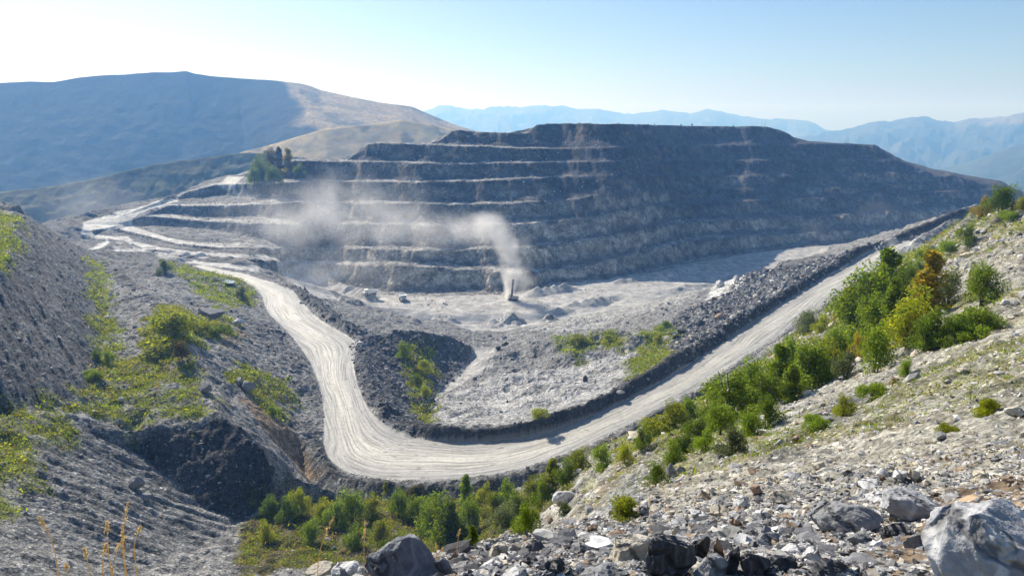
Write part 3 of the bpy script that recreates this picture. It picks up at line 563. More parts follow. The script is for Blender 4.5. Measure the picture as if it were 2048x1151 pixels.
# ---------------------------------------------------------------- hills and mountains beyond the pit
def far_range(name, prof, D, base, depth, cfun, mat, na=700, nr=60, rough=6.0, L=180, back=.5, seed=0, a=(-48, 48), front=1.0):
    th = np.linspace(R(a[0]), R(a[1]), na); pf = np.array(prof, float)
    az = np.array([math.atan2(ray(u, v)[0], ray(u, v)[1]) for u, v in pf]); tn = np.array([ray(u, v)[2]/np.hypot(*ray(u, v)[:2]) for u, v in pf])
    tz = np.interp(th, az, tn)*D
    s = np.concatenate([np.linspace(-1, 0, nr), np.linspace(0, back, nr//3)[1:]]); dp_ = np.interp(th, [math.atan(-.36), math.atan(-.24)], depth) if isinstance(depth, tuple) else depth+0*th; r_ = D + s[:, None]*dp_[None]
    shp = np.where(s <= 0, 1-np.abs(s)**front, 1-(s/ max(back, .01))**2*.5)
    X = r_*np.sin(th); Y = r_*np.cos(th)
    fade = np.sin(np.clip(-s, 0, 1)*math.pi)[:, None]
    Z = base + (tz[None]-base)*shp[:, None]
    nz_ = fbm(X, Y, L, 5, 200+seed); nz_ = nz_ if D < 4000 else .9-2.0*np.abs(nz_)+.25*fbm(X, Y, L*.2, 4, 250+seed)
    Z = Z + rough*((.35 if D < 4000 else .6)+fade*1.3)*nz_ + fade*rough*3*fbm(X, Y*.3, L*4, 3, 300+seed)*(tz[None]-base)/max(1, np.abs(tz-base).max())
    n, m = Z.shape; i, j = np.meshgrid(np.arange(n-1), np.arange(m-1), indexing='ij'); q = (i*m+j).ravel()
    o = mesh_np(name, np.stack([X, Y, Z], -1).reshape(-1, 3), np.stack([q, q+1, q+m+1, q+m], 1), mat, cfun(X, Y, Z).reshape(-1, 3), True)
    return tag(o, kind='structure')
def far_mat(name, sc, am, bd):
    g = NT(name, .95, .1); n = g.noise(g.pos(), sc, 5, .65); n2 = g.noise(g.pos(), sc*.13, 3, .6)
    g.base(g.mix(1.0, g.attr('col'), g.math('MULTIPLY', g.ramp(n, .3, .7, 1-am, 1+am), g.ramp(n2, .3, .7, .75, 1.2)), 'MULTIPLY')); g.bump(n, .7, bd); return g.m
MFOR = far_mat('far_forest', .09, .35, 3.0); MFAR = far_mat('far_slopes', .004, .25, 30.0); MGRS = far_mat('dry_grass_hill', .03, .3, 2.0)
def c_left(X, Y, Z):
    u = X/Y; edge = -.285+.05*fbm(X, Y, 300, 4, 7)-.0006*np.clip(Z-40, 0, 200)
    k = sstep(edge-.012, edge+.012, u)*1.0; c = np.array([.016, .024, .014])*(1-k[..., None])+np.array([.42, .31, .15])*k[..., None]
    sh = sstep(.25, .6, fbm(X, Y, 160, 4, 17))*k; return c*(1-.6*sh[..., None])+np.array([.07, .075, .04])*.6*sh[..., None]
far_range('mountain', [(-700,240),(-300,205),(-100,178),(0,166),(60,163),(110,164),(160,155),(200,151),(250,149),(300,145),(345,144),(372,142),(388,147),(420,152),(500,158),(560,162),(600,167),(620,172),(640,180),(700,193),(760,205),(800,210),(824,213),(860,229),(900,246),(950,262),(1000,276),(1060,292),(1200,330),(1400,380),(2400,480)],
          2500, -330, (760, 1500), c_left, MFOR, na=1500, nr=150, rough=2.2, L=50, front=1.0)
far_range('hill', [(-400,470),(100,420),(330,360),(420,330),(490,303),(540,290),(600,272),(650,258),(700,252),(760,246),(800,240),(850,246),(900,258),(950,270),(1000,282),(1100,300),(1300,340),(2400,460)],
          1750, -300, 520, lambda X, Y, Z: np.array([.54, .39, .17])*(1-.6*sstep(.15, .55, fbm(X, Y, 70, 4, 27)+.3*sstep(-.27,-.36,X/Y)-.2))[..., None]+np.array([.03, .035, .015]), MGRS, na=900, nr=80, rough=3, L=80, seed=3)
far_range('wooded_hill', [(-700,430),(-200,400),(0,385),(60,378),(120,372),(200,355),(260,340),(330,326),(380,320),(430,313),(490,306),(540,309),(600,316),(680,330),(760,345),(900,370),(1300,420),(2400,500)],
          1250, -260, 330, lambda X, Y, Z: np.array([.075, .078, .032])*(1+.6*fbm(X, Y, 25, 4, 37))[..., None], MFOR, na=1500, nr=90, rough=4.5, L=22, seed=5)
ROCKC = lambda X, Y, Z: np.broadcast_to(np.array([.12, .125, .11]), X.shape+(3,))
far_range('far_mountain', [(-700,260),(600,240),(840,228),(870,217),(900,214),(940,221),(965,222),(1000,216),(1040,218),(1075,215),(1112,213),(1150,221),(1200,219),(1250,232),(1290,229),(1325,221),(1350,226),(1380,231),(1420,222),(1460,232),(1500,238),(1540,243),(1580,242),(1620,248),(1650,262),(1700,275),(2400,300)],
          12000, -700, 4800, ROCKC, MFAR, na=1500, rough=70, L=1000, seed=7, a=(-30, 44))
far_range('far_mountain_ridge', [(700,330),(1300,305),(1500,292),(1600,276),(1660,265),(1700,261),(1740,250),(1790,245),(1830,238),(1850,237),(1880,244),(1910,249),(1950,240),(1990,237),(2048,231),(2200,214),(2400,224),(2700,210)],
          8500, -700, 4000, lambda X, Y, Z: np.array([.075, .085, .06])+np.array([.2, .17, .12])*sstep(-130, 40, Z+90*fbm(X, Y, 600, 3, 3))[..., None]*sstep(.55, .62, X/Y)[..., None], MFAR, na=1200, rough=50, L=700, seed=9, a=(-10, 48))
far_range('far_foothill', [(1300,400),(1700,358),(1800,349),(1850,343),(1880,341),(1930,330),(1980,312),(2048,289),(2200,262),(2500,240)], 5200, -640, 2300, lambda X, Y, Z: np.broadcast_to(np.array([.06, .075, .045]), X.shape+(3,)), MFAR, rough=18, L=350, seed=11, a=(0, 48))
vm = NT('valley_fields', .95, .1); vm.base((.10, .11, .07, 1))
th = np.linspace(0, 2*math.pi, 97)[:-1]; VX = np.concatenate([[[0, 0, -720]], np.stack([19000*np.sin(th), 19000*np.cos(th), th*0-720], 1)])
k = np.arange(96); tag(mesh_np('valley_ground', VX, np.stack([0*k, 1+(k+1) % 96, 1+k], 1), vm.m), kind='structure')

# ---------------------------------------------------------------- the air
hm = bpy.data.materials.new('haze'); hm.use_nodes = True; ht = hm.node_tree; ht.nodes.remove(ht.nodes['Principled BSDF'])
pv = ht.nodes.new('ShaderNodeVolumePrincipled'); pv.inputs['Color'].default_value = (.22, .49, 1.0, 1); pv.inputs['Absorption Color'].default_value = (1, 1, 1, 1); pv.inputs['Density'].default_value = HAZE
pv.inputs['Anisotropy'].default_value = HAZE_G
ht.links.new(pv.outputs[0], ht.nodes['Material Output'].inputs['Volume'])
bx = [(x, y, z) for z in (-725, 310) for x, y in ((-20000, -20000), (20000, -20000), (20000, 20000), (-20000, 20000))]
tag(mesh_np('haze', bx, [(3, 2, 1, 0), (4, 5, 6, 7), (0, 1, 5, 4), (1, 2, 6, 5), (2, 3, 7, 6), (3, 0, 4, 7)], hm, smooth=False), kind='stuff')
# ---------------------------------------------------------------- shrubs and saplings
def leaf_mat(name, c, var=.35, trans=.58):
    g = NT(name, .6, .2); t = g.attr('col'); oi = g.n('ShaderNodeObjectInfo'); f = g.ramp(oi.outputs['Random'], 0, 1, 1-.22, 1.22)
    cc = g.mix(1.0, g.mix(1.0, (*c, 1), t, 'MULTIPLY'), f, 'MULTIPLY'); g.base(cc)
    tr = g.n('ShaderNodeBsdfTranslucent'); g.set(tr, 'Color', g.mix(1.0, cc, (1.5, 1.45, .7, 1), 'MULTIPLY')); mx = g.n('ShaderNodeMixShader', i0=trans)
    g.t.links.new(g.b.outputs[0], mx.inputs[1]); g.t.links.new(tr.outputs[0], mx.inputs[2]); g.t.links.new(mx.outputs[0], g.t.nodes['Material Output'].inputs['Surface']); return g.m
LEAF = {'green': leaf_mat('green_leaves', (.19, .265, .024)), 'yellow': leaf_mat('yellow_green_leaves', (.26, .29, .022)), 'orange': leaf_mat('autumn_leaves', (.38, .31, .035)),
        'grey': leaf_mat('grey_green_leaves', (.14, .17, .085)), 'dark': leaf_mat('dark_leaves', (.12, .18, .02)), 'brown': leaf_mat('brownish_leaves', (.105, .09, .035))}
bm_ = NT('bark', .9, .2); bm_.base((.10, .085, .065, 1)); BARK = bm_.m
def leaf_quads(P, N, size, asp, r_):
    """one quad per leaf: centre P, normal-ish N"""
    n = len(P); a = r_.normal(size=(n, 3)); a -= (a*N).sum(1)[:, None]*N; a /= np.linalg.norm(a, axis=1)[:, None]+1e-9; b = np.cross(N, a)
    sz = size[:, None]; V = np.stack([P-a*sz, P-b*sz*asp+N*sz*.15, P+a*sz, P+b*sz*asp+N*sz*.15], 1).reshape(-1, 3)
    return V, np.arange(4*n).reshape(n, 4)
def make_crown(seed, kind, nl=5200):
    r_ = np.random.default_rng(seed); lobes = []
    if kind == 'round':
        for k in range(17):
            a = r_.uniform(0, 6.283); q = r_.uniform(0, .30); h = r_.uniform(.08, .80); lobes.append((q*math.cos(a)*(1.2-h*.75), q*math.sin(a)*(1.2-h*.75), h, r_.uniform(.10, .17), r_.uniform(.15, .25)))
    elif kind == 'upright':
        for k in range(17):
            a = r_.uniform(0, 6.283); h = .07+.86*(k+r_.uniform(-.4, .4))/16; q = r_.uniform(.02, .2)*(1.12-h); lobes.append((q*math.cos(a), q*math.sin(a), h, r_.uniform(.08, .13)*(1.4-h*.95), r_.uniform(.09, .15)))
    else:
        for k in range(12):
            a = r_.uniform(0, 6.283); q = r_.uniform(0, .75); h = r_.uniform(.2, .75)*(1-.4*q); lobes.append((q*math.cos(a), q*math.sin(a)*.8, h, r_.uniform(.2, .34), r_.uniform(.17, .28)))
    P = []; N = []; C = []
    for k in range(nl):
        x, y, h, rx, rz = lobes[r_.integers(len(lobes))]
        d = r_.normal(size=3); d /= np.linalg.norm(d)+1e-9; rad = r_.uniform(.25, 1.0)**.45*(1+.25*r_.normal()*(r_.random() < .2))
        P.append((x+d[0]*rx*rad, y+d[1]*rx*rad, max(.01, h+d[2]*rz*rad))); nn = d*.6+r_.normal(size=3)*.7; N.append(nn/np.linalg.norm(nn))
    P = np.array(P); N = np.array(N); lob = fbm(P[:, 0]*9, P[:, 1]*9+P[:, 2]*9, 1.0, 2, seed)
    V, Fq = leaf_quads(P, N, r_.uniform(.010, .025, len(P))*(1.7 if kind == 'low' else 1), .55, r_)
    tone = np.clip(1+.35*r_.normal(size=len(P))*.7+.35*lob, .45, 1.9); warm = np.clip(r_.normal(size=len(P))*.12+.12*lob, -.2, .5)
    c = np.stack([tone*(1+warm), tone, tone*(1-warm)], 1)
    return V, Fq, np.repeat(c, 4, 0)
def tube(p, r0, r1, n=5):
    p = np.array(p, float); out = []; 
    for k, q in enumerate(p):
        t = p[min(k+1, len(p)-1)]-p[max(k-1, 0)]; t /= np.linalg.norm(t)+1e-9; u_ = np.cross(t, (.3, 1, .2)); u_ /= np.linalg.norm(u_)+1e-9; w_ = np.cross(t, u_)
        r_ = r0+(r1-r0)*k/(len(p)-1); a = np.arange(n)*2*math.pi/n; out.append(q+r_*(np.cos(a)[:, None]*u_+np.sin(a)[:, None]*w_))
    V = np.concatenate(out); Fq = [(k*n+i, k*n+(i+1) % n, (k+1)*n+(i+1) % n, (k+1)*n+i) for k in range(len(p)-1) for i in range(n)]
    return V, np.array(Fq)
def merge(lst):
    Vs = []; Fs = []; o = 0
    for V, Fq in lst: Vs.append(V); Fs.append(np.asarray(Fq)+o); o += len(V)
    return np.concatenate(Vs), np.concatenate(Fs)
def make_stems(seed, kind):
    r_ = random.Random(seed); L = []
    n = 2 if kind == 'upright' else 5
    for k in range(n):
        a = r_.uniform(0, 6.28); q = r_.uniform(.02, .10 if kind == 'upright' else .25); h = r_.uniform(.55, .9 if kind != 'low' else .55)
        L.append(tube([(0.02*math.cos(a), .02*math.sin(a), -.12), (q*.35*math.cos(a), q*.35*math.sin(a), h*.4), (q*math.cos(a), q*math.sin(a), h)], .016, .004))
    return merge(L)
PLANT = {}
for kind in ('round', 'upright', 'low'):
    for sd in range(3):
        V_, F_, c_ = make_crown(100+sd*7+len(kind), kind); fo = mesh_np('foliage', V_, F_, LEAF['green'], c_, False); Vs_, Fs_ = make_stems(sd+3, kind); st = mesh_np('stem', Vs_, Fs_, BARK)
        PLANT[kind, sd] = (fo.data, st.data); bpy.data.objects.remove(fo); bpy.data.objects.remove(st)
KN = {'r': 'round', 'u': 'upright', 'l': 'low'}; CN = {'g': 'green', 'y': 'yellow', 'o': 'orange', 'w': 'grey', 'd': 'dark', 'b': 'brown'}
def plant(u, v, hpx, code, label, name='shrub', cat='shrub', group=None, k=0, sink=.03, wide=1.0):
    p = hit(u, v); dep = p[1]*cp - p[2]*sp; h = hpx/F*dep*1.18
    kind, colr = KN[code[0]], CN[code[1]]; sd = (int(u*7+v*3)+k) % 3; fo, st = PLANT[kind, sd]; r_ = random.Random(int(u*31+v))
    e = bpy.data.objects.new(name, None); COL.objects.link(e); e.location = (p[0], p[1], p[2]-sink*h); e.rotation_euler = (0, 0, r_.uniform(0, 6.28))
    s = h*(1.05 if kind == 'low' else 1.0); wd = r_.uniform(1.1, 1.5)*wide*(1.25 if kind == 'upright' else 1.0); e.scale = (s*wd, s*wd, s); e.empty_display_size = .2
    tag(e, label, cat, group)
    f = bpy.data.objects.new('foliage', fo); COL.objects.link(f); f.parent = e; f.material_slots[0].link = 'OBJECT'; f.material_slots[0].material = LEAF[colr]
    t = bpy.data.objects.new('stem', st); COL.objects.link(t); t.parent = e
    return e
TH_ = 'shrubs of the roadside thicket'; HO_ = 'shrubs in the hollow below the bend'; LE_ = 'shrubs on the left spoil terraces'; HI_ = 'shrubs scattered on the scree hillside'; IN_ = 'shrubs inside the road bend'
SHRUBS = [
 (TH_, [(1692,640,48,'uo','thin orange sapling at the tip of the thicket beside the upper haul road'), (1722,668,105,'rg','tall dense green birch beside the thin orange sapling by the road'),
  (1765,645,105,'ug','upright green birch behind the yellow one, highest crown of the thicket'), (1800,598,62,'rg','rounded green shrub uphill of the orange birch, next to pale rubble'),
  (1850,640,98,'uo','large orange autumn birch standing out above the thicket'), (1822,690,92,'ry','large yellow-green birch in front of the orange autumn birch'),
  (1895,612,58,'rw','grey-green shrub between the orange birch and the lone round bush'), (1850,704,58,'rd','dark green shrub casting deep shade below the yellow-green birch'),
  (1905,690,45,'rd','dark leafy shrub right of the deep shade under the yellow-green birch'), (1750,745,72,'rg','mid green shrub below the tall birches, above the rocky gully'),
  (1714,718,42,'ro','amber yellow bush in the middle of the green thicket'), (1610,672,42,'rw','small grey-green bush alone on the brown bank by the road berm'),
  (1643,668,30,'ry','small yellow-green bush on the brown bank above the road'), (1556,792,108,'ug','tallest upright green sapling in the lower half of the thicket'),
  (1503,806,88,'rg','broad green shrub left of the tallest upright sapling'), (1604,786,82,'rg','broad green shrub right of the tallest upright sapling'),
  (1652,760,66,'ry','yellow-green shrub between the brown bank and the amber bush'), (1692,760,52,'rw','silvery grey-green bush below the amber yellow bush'),
  (1463,836,100,'rg','large green bush with upright stems at the narrow part of the thicket'), (1424,858,76,'rg','leafy green shrub left of the large bush with upright stems'),
  (1533,858,70,'rd','dark shrub at the lower edge of the thicket over the scree'), (1463,912,60,'rw','grey-green rounded shrub bordering the pale scree slope'),
  (1396,892,60,'rd','dark green bush below the leafy shrubs near the scree'), (1352,856,54,'ry','bright yellow bush close to the outer road berm'),
  (1312,866,42,'ly','low yellowish scrub on the lip of the outer road berm'), (1282,898,46,'rg','green bush above the pale rock streak of the dirt gully'),
  (1342,930,52,'rg','green bush beside two grey stones on the scree'), (1312,972,46,'rd','dark green bush among grey boulders below the thicket'),
  (1248,925,38,'ry','small yellow-green bush at the head of the dirt gully'), (1578,732,60,'rg','green shrub overlapping the near edge of the haul road'),
  (1742,690,84,'rg','green birch filling the gap between the two tallest crowns'), (1780,668,80,'ug','slim green birch touching the yellow-green one on its left'), (1800,645,66,'rd','dark birch half hidden behind the yellow-green birch'), (1700,680,60,'rg','short green birch at the front of the thicket tip, over brown soil'),
  (1632,775,66,'rg','green shrub in the middle of the lower thicket, above the scree edge'), (1580,800,74,'ug','upright green shrub touching the tallest sapling on its right'), (1530,815,80,'rg','dense green shrub touching the tallest sapling on its left'), (1480,800,64,'ry','yellow-tinged shrub next to the road side of the lower thicket'),
  (1442,868,62,'rg','green shrub under the large bush with upright stems'), (1500,870,60,'rg','green shrub between the large upright bush and the scree edge'), (1375,845,50,'rg','green shrub on the road side of the leafy shrub'), (1410,905,52,'rg','green shrub over the grey-green border shrub'), (1368,905,46,'rd','dark shrub in the narrow end of the thicket'), (1668,725,56,'rg','green shrub above the silvery bush on brown soil'),
  (1870,690,60,'rg','green shrub in front of the dark leafy one, right part of the thicket'), (1960,665,40,'lg','last low green scrub at the right end of the thicket')]),
 (HO_, [(1205,935,48,'rg','green shrub beside the berm just left of the dirt gully'), (1155,948,50,'ry','yellow-green shrub under the outer berm of the bend'), (1106,972,58,'uy','slim upright sapling under the berm at the bend exit'),
  (1068,998,46,'ry','yellowish shrub between the slim sapling and the silver willow'), (1012,1012,52,'rg','bright green shrub behind the silver willow'), (1007,1066,58,'rw','silvery willow bush, greyest of the hollow'),
  (1052,1068,60,'rg','green shrub between the silver willow and the white rock slab'), (884,1092,104,'rg','largest green bush, in the middle of the hollow above the blue-grey boulder'), (938,1060,62,'rg','green sapling right of the largest bush in the hollow'),
  (944,1100,52,'ug','lower green sapling in front, right of the largest bush'), (932,1008,62,'ug','tall thin sapling rising in front of the road berm'), (972,1002,38,'ry','little yellow-green shrub against the shaded berm'),
  (838,1040,50,'rg','green bush left of and behind the largest bush'), (540,1036,42,'rd','dark shrub at the foot of the shadowed spoil face'), (600,1028,54,'ry','yellow-green shrub at the left end of the hollow'),
  (648,1044,48,'ry','yellowish bush second from the left along the back of the hollow'), (702,1048,62,'rg','broad bright green bush along the back of the hollow'), (745,1030,44,'ry','yellow bush between two green ones along the hollow back'),
  (796,1034,52,'rg','green bush with dark base near the right of the hollow back'), (762,1084,46,'ry','golden bush on its own in the middle of the hollow floor'), (712,1098,48,'rg','vivid green bush beside the golden one on the hollow floor'),
  (622,1084,44,'rg','green bush on the brown grass of the hollow floor'), (530,1082,42,'ry','yellow-olive bush near the foot of the streaked spoil slope'), (772,984,24,'uy','small thin shrub on top of the outer berm'), (830,990,20,'lb','low russet scrub on the outer berm, right of the thin shrub'), (780,1128,44,'rd','dark green bush just behind the blue-grey boulder'), (868,1060,70,'rg','green bush touching the back of the largest bush'), (905,1090,90,'ug','upright stems on the right side of the largest bush'), (1030,1040,56,'rg','green bush right behind the silver willow'), (990,1030,48,'ry','yellow-tinged bush left of the silver willow top'),
  (1085,1010,52,'rg','green bush between the slim sapling and the white rock slab'), (1130,965,48,'rg','green bush on the berm foot right of the slim sapling'), (675,1050,50,'rg','green bush squeezed between yellow and broad bright bushes'), (575,1040,46,'rd','dark bush left of the yellow-green one at the left end of the hollow')]),
 (LE_, [(348,690,62,'ly','largest bush on the left terrace, green with shaded foot'), (320,662,32,'ly','yellow-green bush at the left of the largest terrace bush'), (392,668,24,'ly','low green scrub right of the largest terrace bush'),
  (436,670,26,'lg','low green scrub beside the grey block on the left terrace'), (366,722,40,'rb','russet shrub hanging over the eroded terrace edge'), (216,730,30,'rg','small green bush at the foot of the dark spoil slope'), (195,724,28,'rd','darker of two small bushes under the dark spoil slope'),
  (192,758,20,'lg','small green tuft by the grey stones of the terrace'), (330,545,26,'rd','dark bush on the slope below the upper left road'), (485,600,28,'rw','grey-green bush beside the haul road near the puddle'), (545,830,18,'lg','green tuft on the stony verge left of the white road')]),
 (IN_, [(1078,832,20,'ly','yellow sapling on the inner berm amid dark blocks'), (852,796,26,'ry','green bush at the bottom of the shaded rubble pit'), (836,772,24,'rd','dark bush halfway down the shaded rubble pit'), (806,718,34,'rg','green bush high on the shaded rubble pit'), (848,745,26,'ly','yellowish scrub across the shaded rubble pit'),
  (1160,690,20,'ly','green scrub on the grey mound inside the bend'), (1215,690,22,'ly','yellowish scrub on the grey mound inside the bend'), (1318,690,26,'ry','yellow-green bush against the dark inner berm'), (1330,660,18,'lg','green scrub below the block rubble inside the bend')]),
 (HI_, [(2002,430,56,'rd','big dark bush on the crest of the hillside against the far valley'), (1966,436,42,'ro','orange-tinged bush left of the dark crest bush'), (2042,425,30,'ry','yellowish bush at the right of the dark crest bush'),
  (2026,440,20,'lg','low green scrub in front of the dark crest bush'), (1965,610,78,'rg','lone large round bush with a dark shadow on the scree'), (1935,680,46,'lg','wide low green scrub downhill of the lone round bush'), (1934,488,38,'rg','small green bush below the crest scree'),
  (1902,505,26,'lg','low green scrub left of the small green bush below the crest'), (1862,524,28,'lg','low scrub uphill of the white roadside rock'), (1836,548,32,'rg','green bush nearest above the white roadside rock'), (1818,572,42,'rd','dark bush at the top end of the thicket'),
  (1972,830,34,'ly','low yellow-green cushion of scrub at the right on the scree'), (1812,748,34,'rg','green bush among dark stones in the scree gully'), (1684,832,44,'ry','yellow-green bush beside the dark stone gully'), (1640,858,26,'lg','low green scrub under the dark stone gully'),
  (1744,800,34,'lg','low green scrub uphill of the dark stone gully'), (1884,866,22,'ly','dry yellowish scrub beside a grey stone on the scree'), (1252,1040,42,'ly','yellow-green scrub on grey gravel near the foreground'), (1130,1030,26,'lw','grey-green scrub beside the white rock slab')]),
]
for grp, lst in SHRUBS:
    for k, (u, v, h, code, lab) in enumerate(lst): plant(u, v, h*((1.22 if u > 1600 else 1.0) if grp == TH_ else 1.04 if grp == HO_ else 1.0)*(.85 if code[0] == 'u' and u < 1650 and grp in (TH_, HO_) else 1.0), code, lab, group=grp, k=k)
# the wooded spur at the left end of the benches
for k, (u, v, h, code, lab) in enumerate([(508,372,34,'rd','dark bush at the left foot of the wooded spur'), (524,362,48,'rd','dark tree on the left of the wooded spur'), (546,352,52,'rb','brownish tree in the middle of the wooded spur'), (560,345,42,'ub','tallest thin brown tree on the wooded spur'), (578,342,38,'uo','thin bare tree at the right end of the wooded spur'), (600,352,24,'rd','low dark bush right of the wooded spur'), (550,370,34,'rd','dark bush low on the wooded spur')]):
    plant(u, v, h, code, lab, 'tree', 'tree', 'trees of the wooded spur', k)
for u in (1137,1142,1158,1181,1236,1246,1309,1316,1362,1378,1384,1466):
    vv = np.interp(u, us, LV[8][0]); q = hit(u, vv+2.0); e = plant(u, vv+2.0, random.Random(u).uniform(2.0, 4.5), 'rd', 'tiny dark shrub on the flat top skyline of the far benches', group='tiny shrubs on the skyline of the benches')

# ---------------------------------------------------------------- low green growth and dry grass: nobody could count it
def scatter(weight, n, rmin, rmax, seed):
    r_ = np.random.default_rng(seed); w_ = weight*((rr2 > rmin) & (rr2 < rmax)); cand = np.flatnonzero(w_.ravel() > .02); p = w_.ravel()[cand]; p = p/p.sum()
    k = r_.choice(cand, n, p=p); i_, j_ = k//NA, k % NA; r0 = RS[i_]*(1+r_.uniform(-.006, .006, n)); a0 = TH[j_]+r_.uniform(-.001, .001, n)
    x, y = r0*np.sin(a0), r0*np.cos(a0); return k, x, y, hz(x, y), r_
def tufts(name, weight, n, rmin, rmax, seed, size, blades, mat, tint):
    k, x, y, z, r_ = scatter(weight, n, rmin, rmax, seed); s = size*np.hypot(x, y)*r_.lognormal(0, .4, n); s = np.clip(s, .05, 1.3)
    P = np.stack([x, y, z], 1)[:, None]+r_.normal(size=(n, blades, 3))*s[:, None, None]*np.array([.8, .8, .35])+np.array([0, 0, 1])*s[:, None, None]*.45
    N = r_.normal(size=(n, blades, 3))+np.array([0, 0, .6]); N /= np.linalg.norm(N, axis=2)[..., None]; V_, F_ = leaf_quads(P.reshape(-1, 3), N.reshape(-1, 3), np.repeat(s*.42, blades), .5, r_)
    c = np.repeat(np.clip(1+.3*r_.normal(size=(n, 1)), .4, 1.8)*(1+np.array(tint)*np.clip(r_.normal(size=(n, 1))+nz1.ravel()[k][:, None], -1, 2)), blades*4, 0)
    return tag(mesh_np(name, V_, F_, mat, c, False), kind='stuff')
GW = soft(GRN, 1)*(~M_ROAD)*(~M_WALL)*(~M_FLOOR)
tufts('undergrowth', GW*np.where(HOL > .3, 1.8, 1), 80000, 25, 480, 5, .0021, 6, leaf_mat('low_herbs', (.20, .24, .024)), (.16, .03, 0))
tufts('dry_grass', GW*.5+HOL*.9+.05*HILL, 14000, 10, 300, 6, .0020, 6, leaf_mat('dry_grass_blades', (.30, .22, .085)), (.1, 0, 0))
# ---------------------------------------------------------------- loose stones and boulders
def ico(sub):
    t = (1+5**.5)/2; V_ = [(-1,t,0),(1,t,0),(-1,-t,0),(1,-t,0),(0,-1,t),(0,1,t),(0,-1,-t),(0,1,-t),(t,0,-1),(t,0,1),(-t,0,-1),(-t,0,1)]
    F_ = [(0,11,5),(0,5,1),(0,1,7),(0,7,10),(0,10,11),(1,5,9),(5,11,4),(11,10,2),(10,7,6),(7,1,8),(3,9,4),(3,4,2),(3,2,6),(3,6,8),(3,8,9),(4,9,5),(2,4,11),(6,2,10),(8,6,7),(9,8,1)]
    V_ = [np.array(v)/np.linalg.norm(v) for v in V_]
    for _ in range(sub):
        mid = {}; G = []
        def m_(a, b):
            k = (min(a, b), max(a, b))
            if k not in mid: q = V_[a]+V_[b]; V_.append(q/np.linalg.norm(q)); mid[k] = len(V_)-1
            return mid[k]
        for a, b, c in F_: x, y, z = m_(a, b), m_(b, c), m_(c, a); G += [(a, x, z), (b, y, x), (c, z, y), (x, y, z)]
        F_ = G
    return np.array(V_), np.array(F_)
g = NT('loose_stone', .88, .25); n = g.noise(g.pos(), 9, 4, .65); g.base(g.mix(1.0, g.attr('col'), g.ramp(n, .28, .72, .65, 1.3), 'MULTIPLY')); g.bump(n, .5, .03); MSTONE = g.m
PAL = np.array([(.45,.44,.42), (.52,.50,.45), (.56,.50,.40), (.30,.30,.30), (.20,.20,.205), (.10,.10,.105), (.30,.22,.15), (.62,.61,.59), (.38,.37,.34)])
def stones(name, weight, n, rmin, rmax, seed, size, pal, sub=0, flat=.6, sig=.55, smin=.02, smax=1.6):
    k, x, y, z, r_ = scatter(weight, n, rmin, rmax, seed); s = np.clip(size*np.hypot(x, y)*r_.lognormal(0, sig, n), smin, smax)
    B, T3 = ico(sub); nb = len(B); D = B[None]*(1+.28*r_.normal(size=(n, nb, 1)).clip(-1.5, 1.2)); sc = np.stack([r_.uniform(.7, 1.35, n), r_.uniform(.6, 1.1, n), r_.uniform(.35, .9, n)*flat/.6], 1)*s[:, None]
    D = D*sc[:, None]; a = r_.uniform(0, 6.28, n); t = r_.normal(size=n)*.45; c1, s1, c2, s2 = np.cos(a)[:, None], np.sin(a)[:, None], np.cos(t)[:, None], np.sin(t)[:, None]
    X_ = D[..., 0]*c2-D[..., 2]*s2; Z_ = D[..., 0]*s2+D[..., 2]*c2; D = np.stack([X_*c1-D[..., 1]*s1, X_*s1+D[..., 1]*c1, Z_], 2)
    V_ = D+np.stack([x, y, z+s*.12], 1)[:, None]; F_ = (T3[None]+np.arange(n)[:, None, None]*nb).reshape(-1, 3)
    c = PAL[r_.choice(len(PAL), n, p=np.array(pal)/sum(pal))]*r_.uniform(.7, 1.25, (n, 1))
    return tag(mesh_np(name, V_.reshape(-1, 3), F_, MSTONE, np.repeat(c, nb, 0), False), kind='stuff')
NOR = (~M_ROAD)*1.0; nw = NOR*(1-TRM)*(1-M_WALL)*(1-M_FLOOR)
stones('scree_stones', HILL*sstep(-.6, .5, nz2+.5), 32000, 7, 260, 21, .0014, (4, 6, 7, 1.8, .7, .3, 2.2, 2.2, 4), 0, .6, .6)
stones('foreground_gravel', HILL*np.clip(1.3-rr2/12, 0, 1)*(1-.75*SOIL), 34000, 2.0, 14, 22, .0019, (3, 2.6, 3.2, 4, 3.5, 3.5, 2.4, 1.8, 3), 1, .38, .6)
stones('slate_chips', HILL*np.clip(1.25-rr2/5, 0, 1)*(TA < .55)*(1-.4*SOIL), 7000, 2.1, 6.2, 27, .0046, (1.5, .8, .4, 4, 7, 9, 1.2, .8, 1.5), 1, .22, .5)
stones('rubble_blocks', RUB3*2.2+np.clip(1.1-dBI/7, 0, 1)*.5*NOR*(dBI > 1.5)+RUB*.5+RUB2*.5, 15000, 150, 460, 23, .0010, (1, .5, .3, 3, 6, 9, .5, .9, 1.5), 0, .75, .6)
stones('spoil_stones', nw*(1-HILL)*(1-.7*INT)*(.4+VERG+.25*SLA-.25*SLC+1.3*SLF+np.clip(1-dBO/7, 0, 1)), 22000, 60, 420, 24, .0007, (2, .8, .6, 5, 5, 3, .6, 1.6, 4), 0, .65, .6)
stones('bench_rubble', M_WALL*.5*sstep(-.15, .5, nz2)*(TRM < .3)+M_FLOOR*.35*sstep(.2, .8, nz1), 3500, 300, 760, 25, .0006, (2, 3, 2, 3, 2, 0, 1, 3, 4), 0, .7, .5)

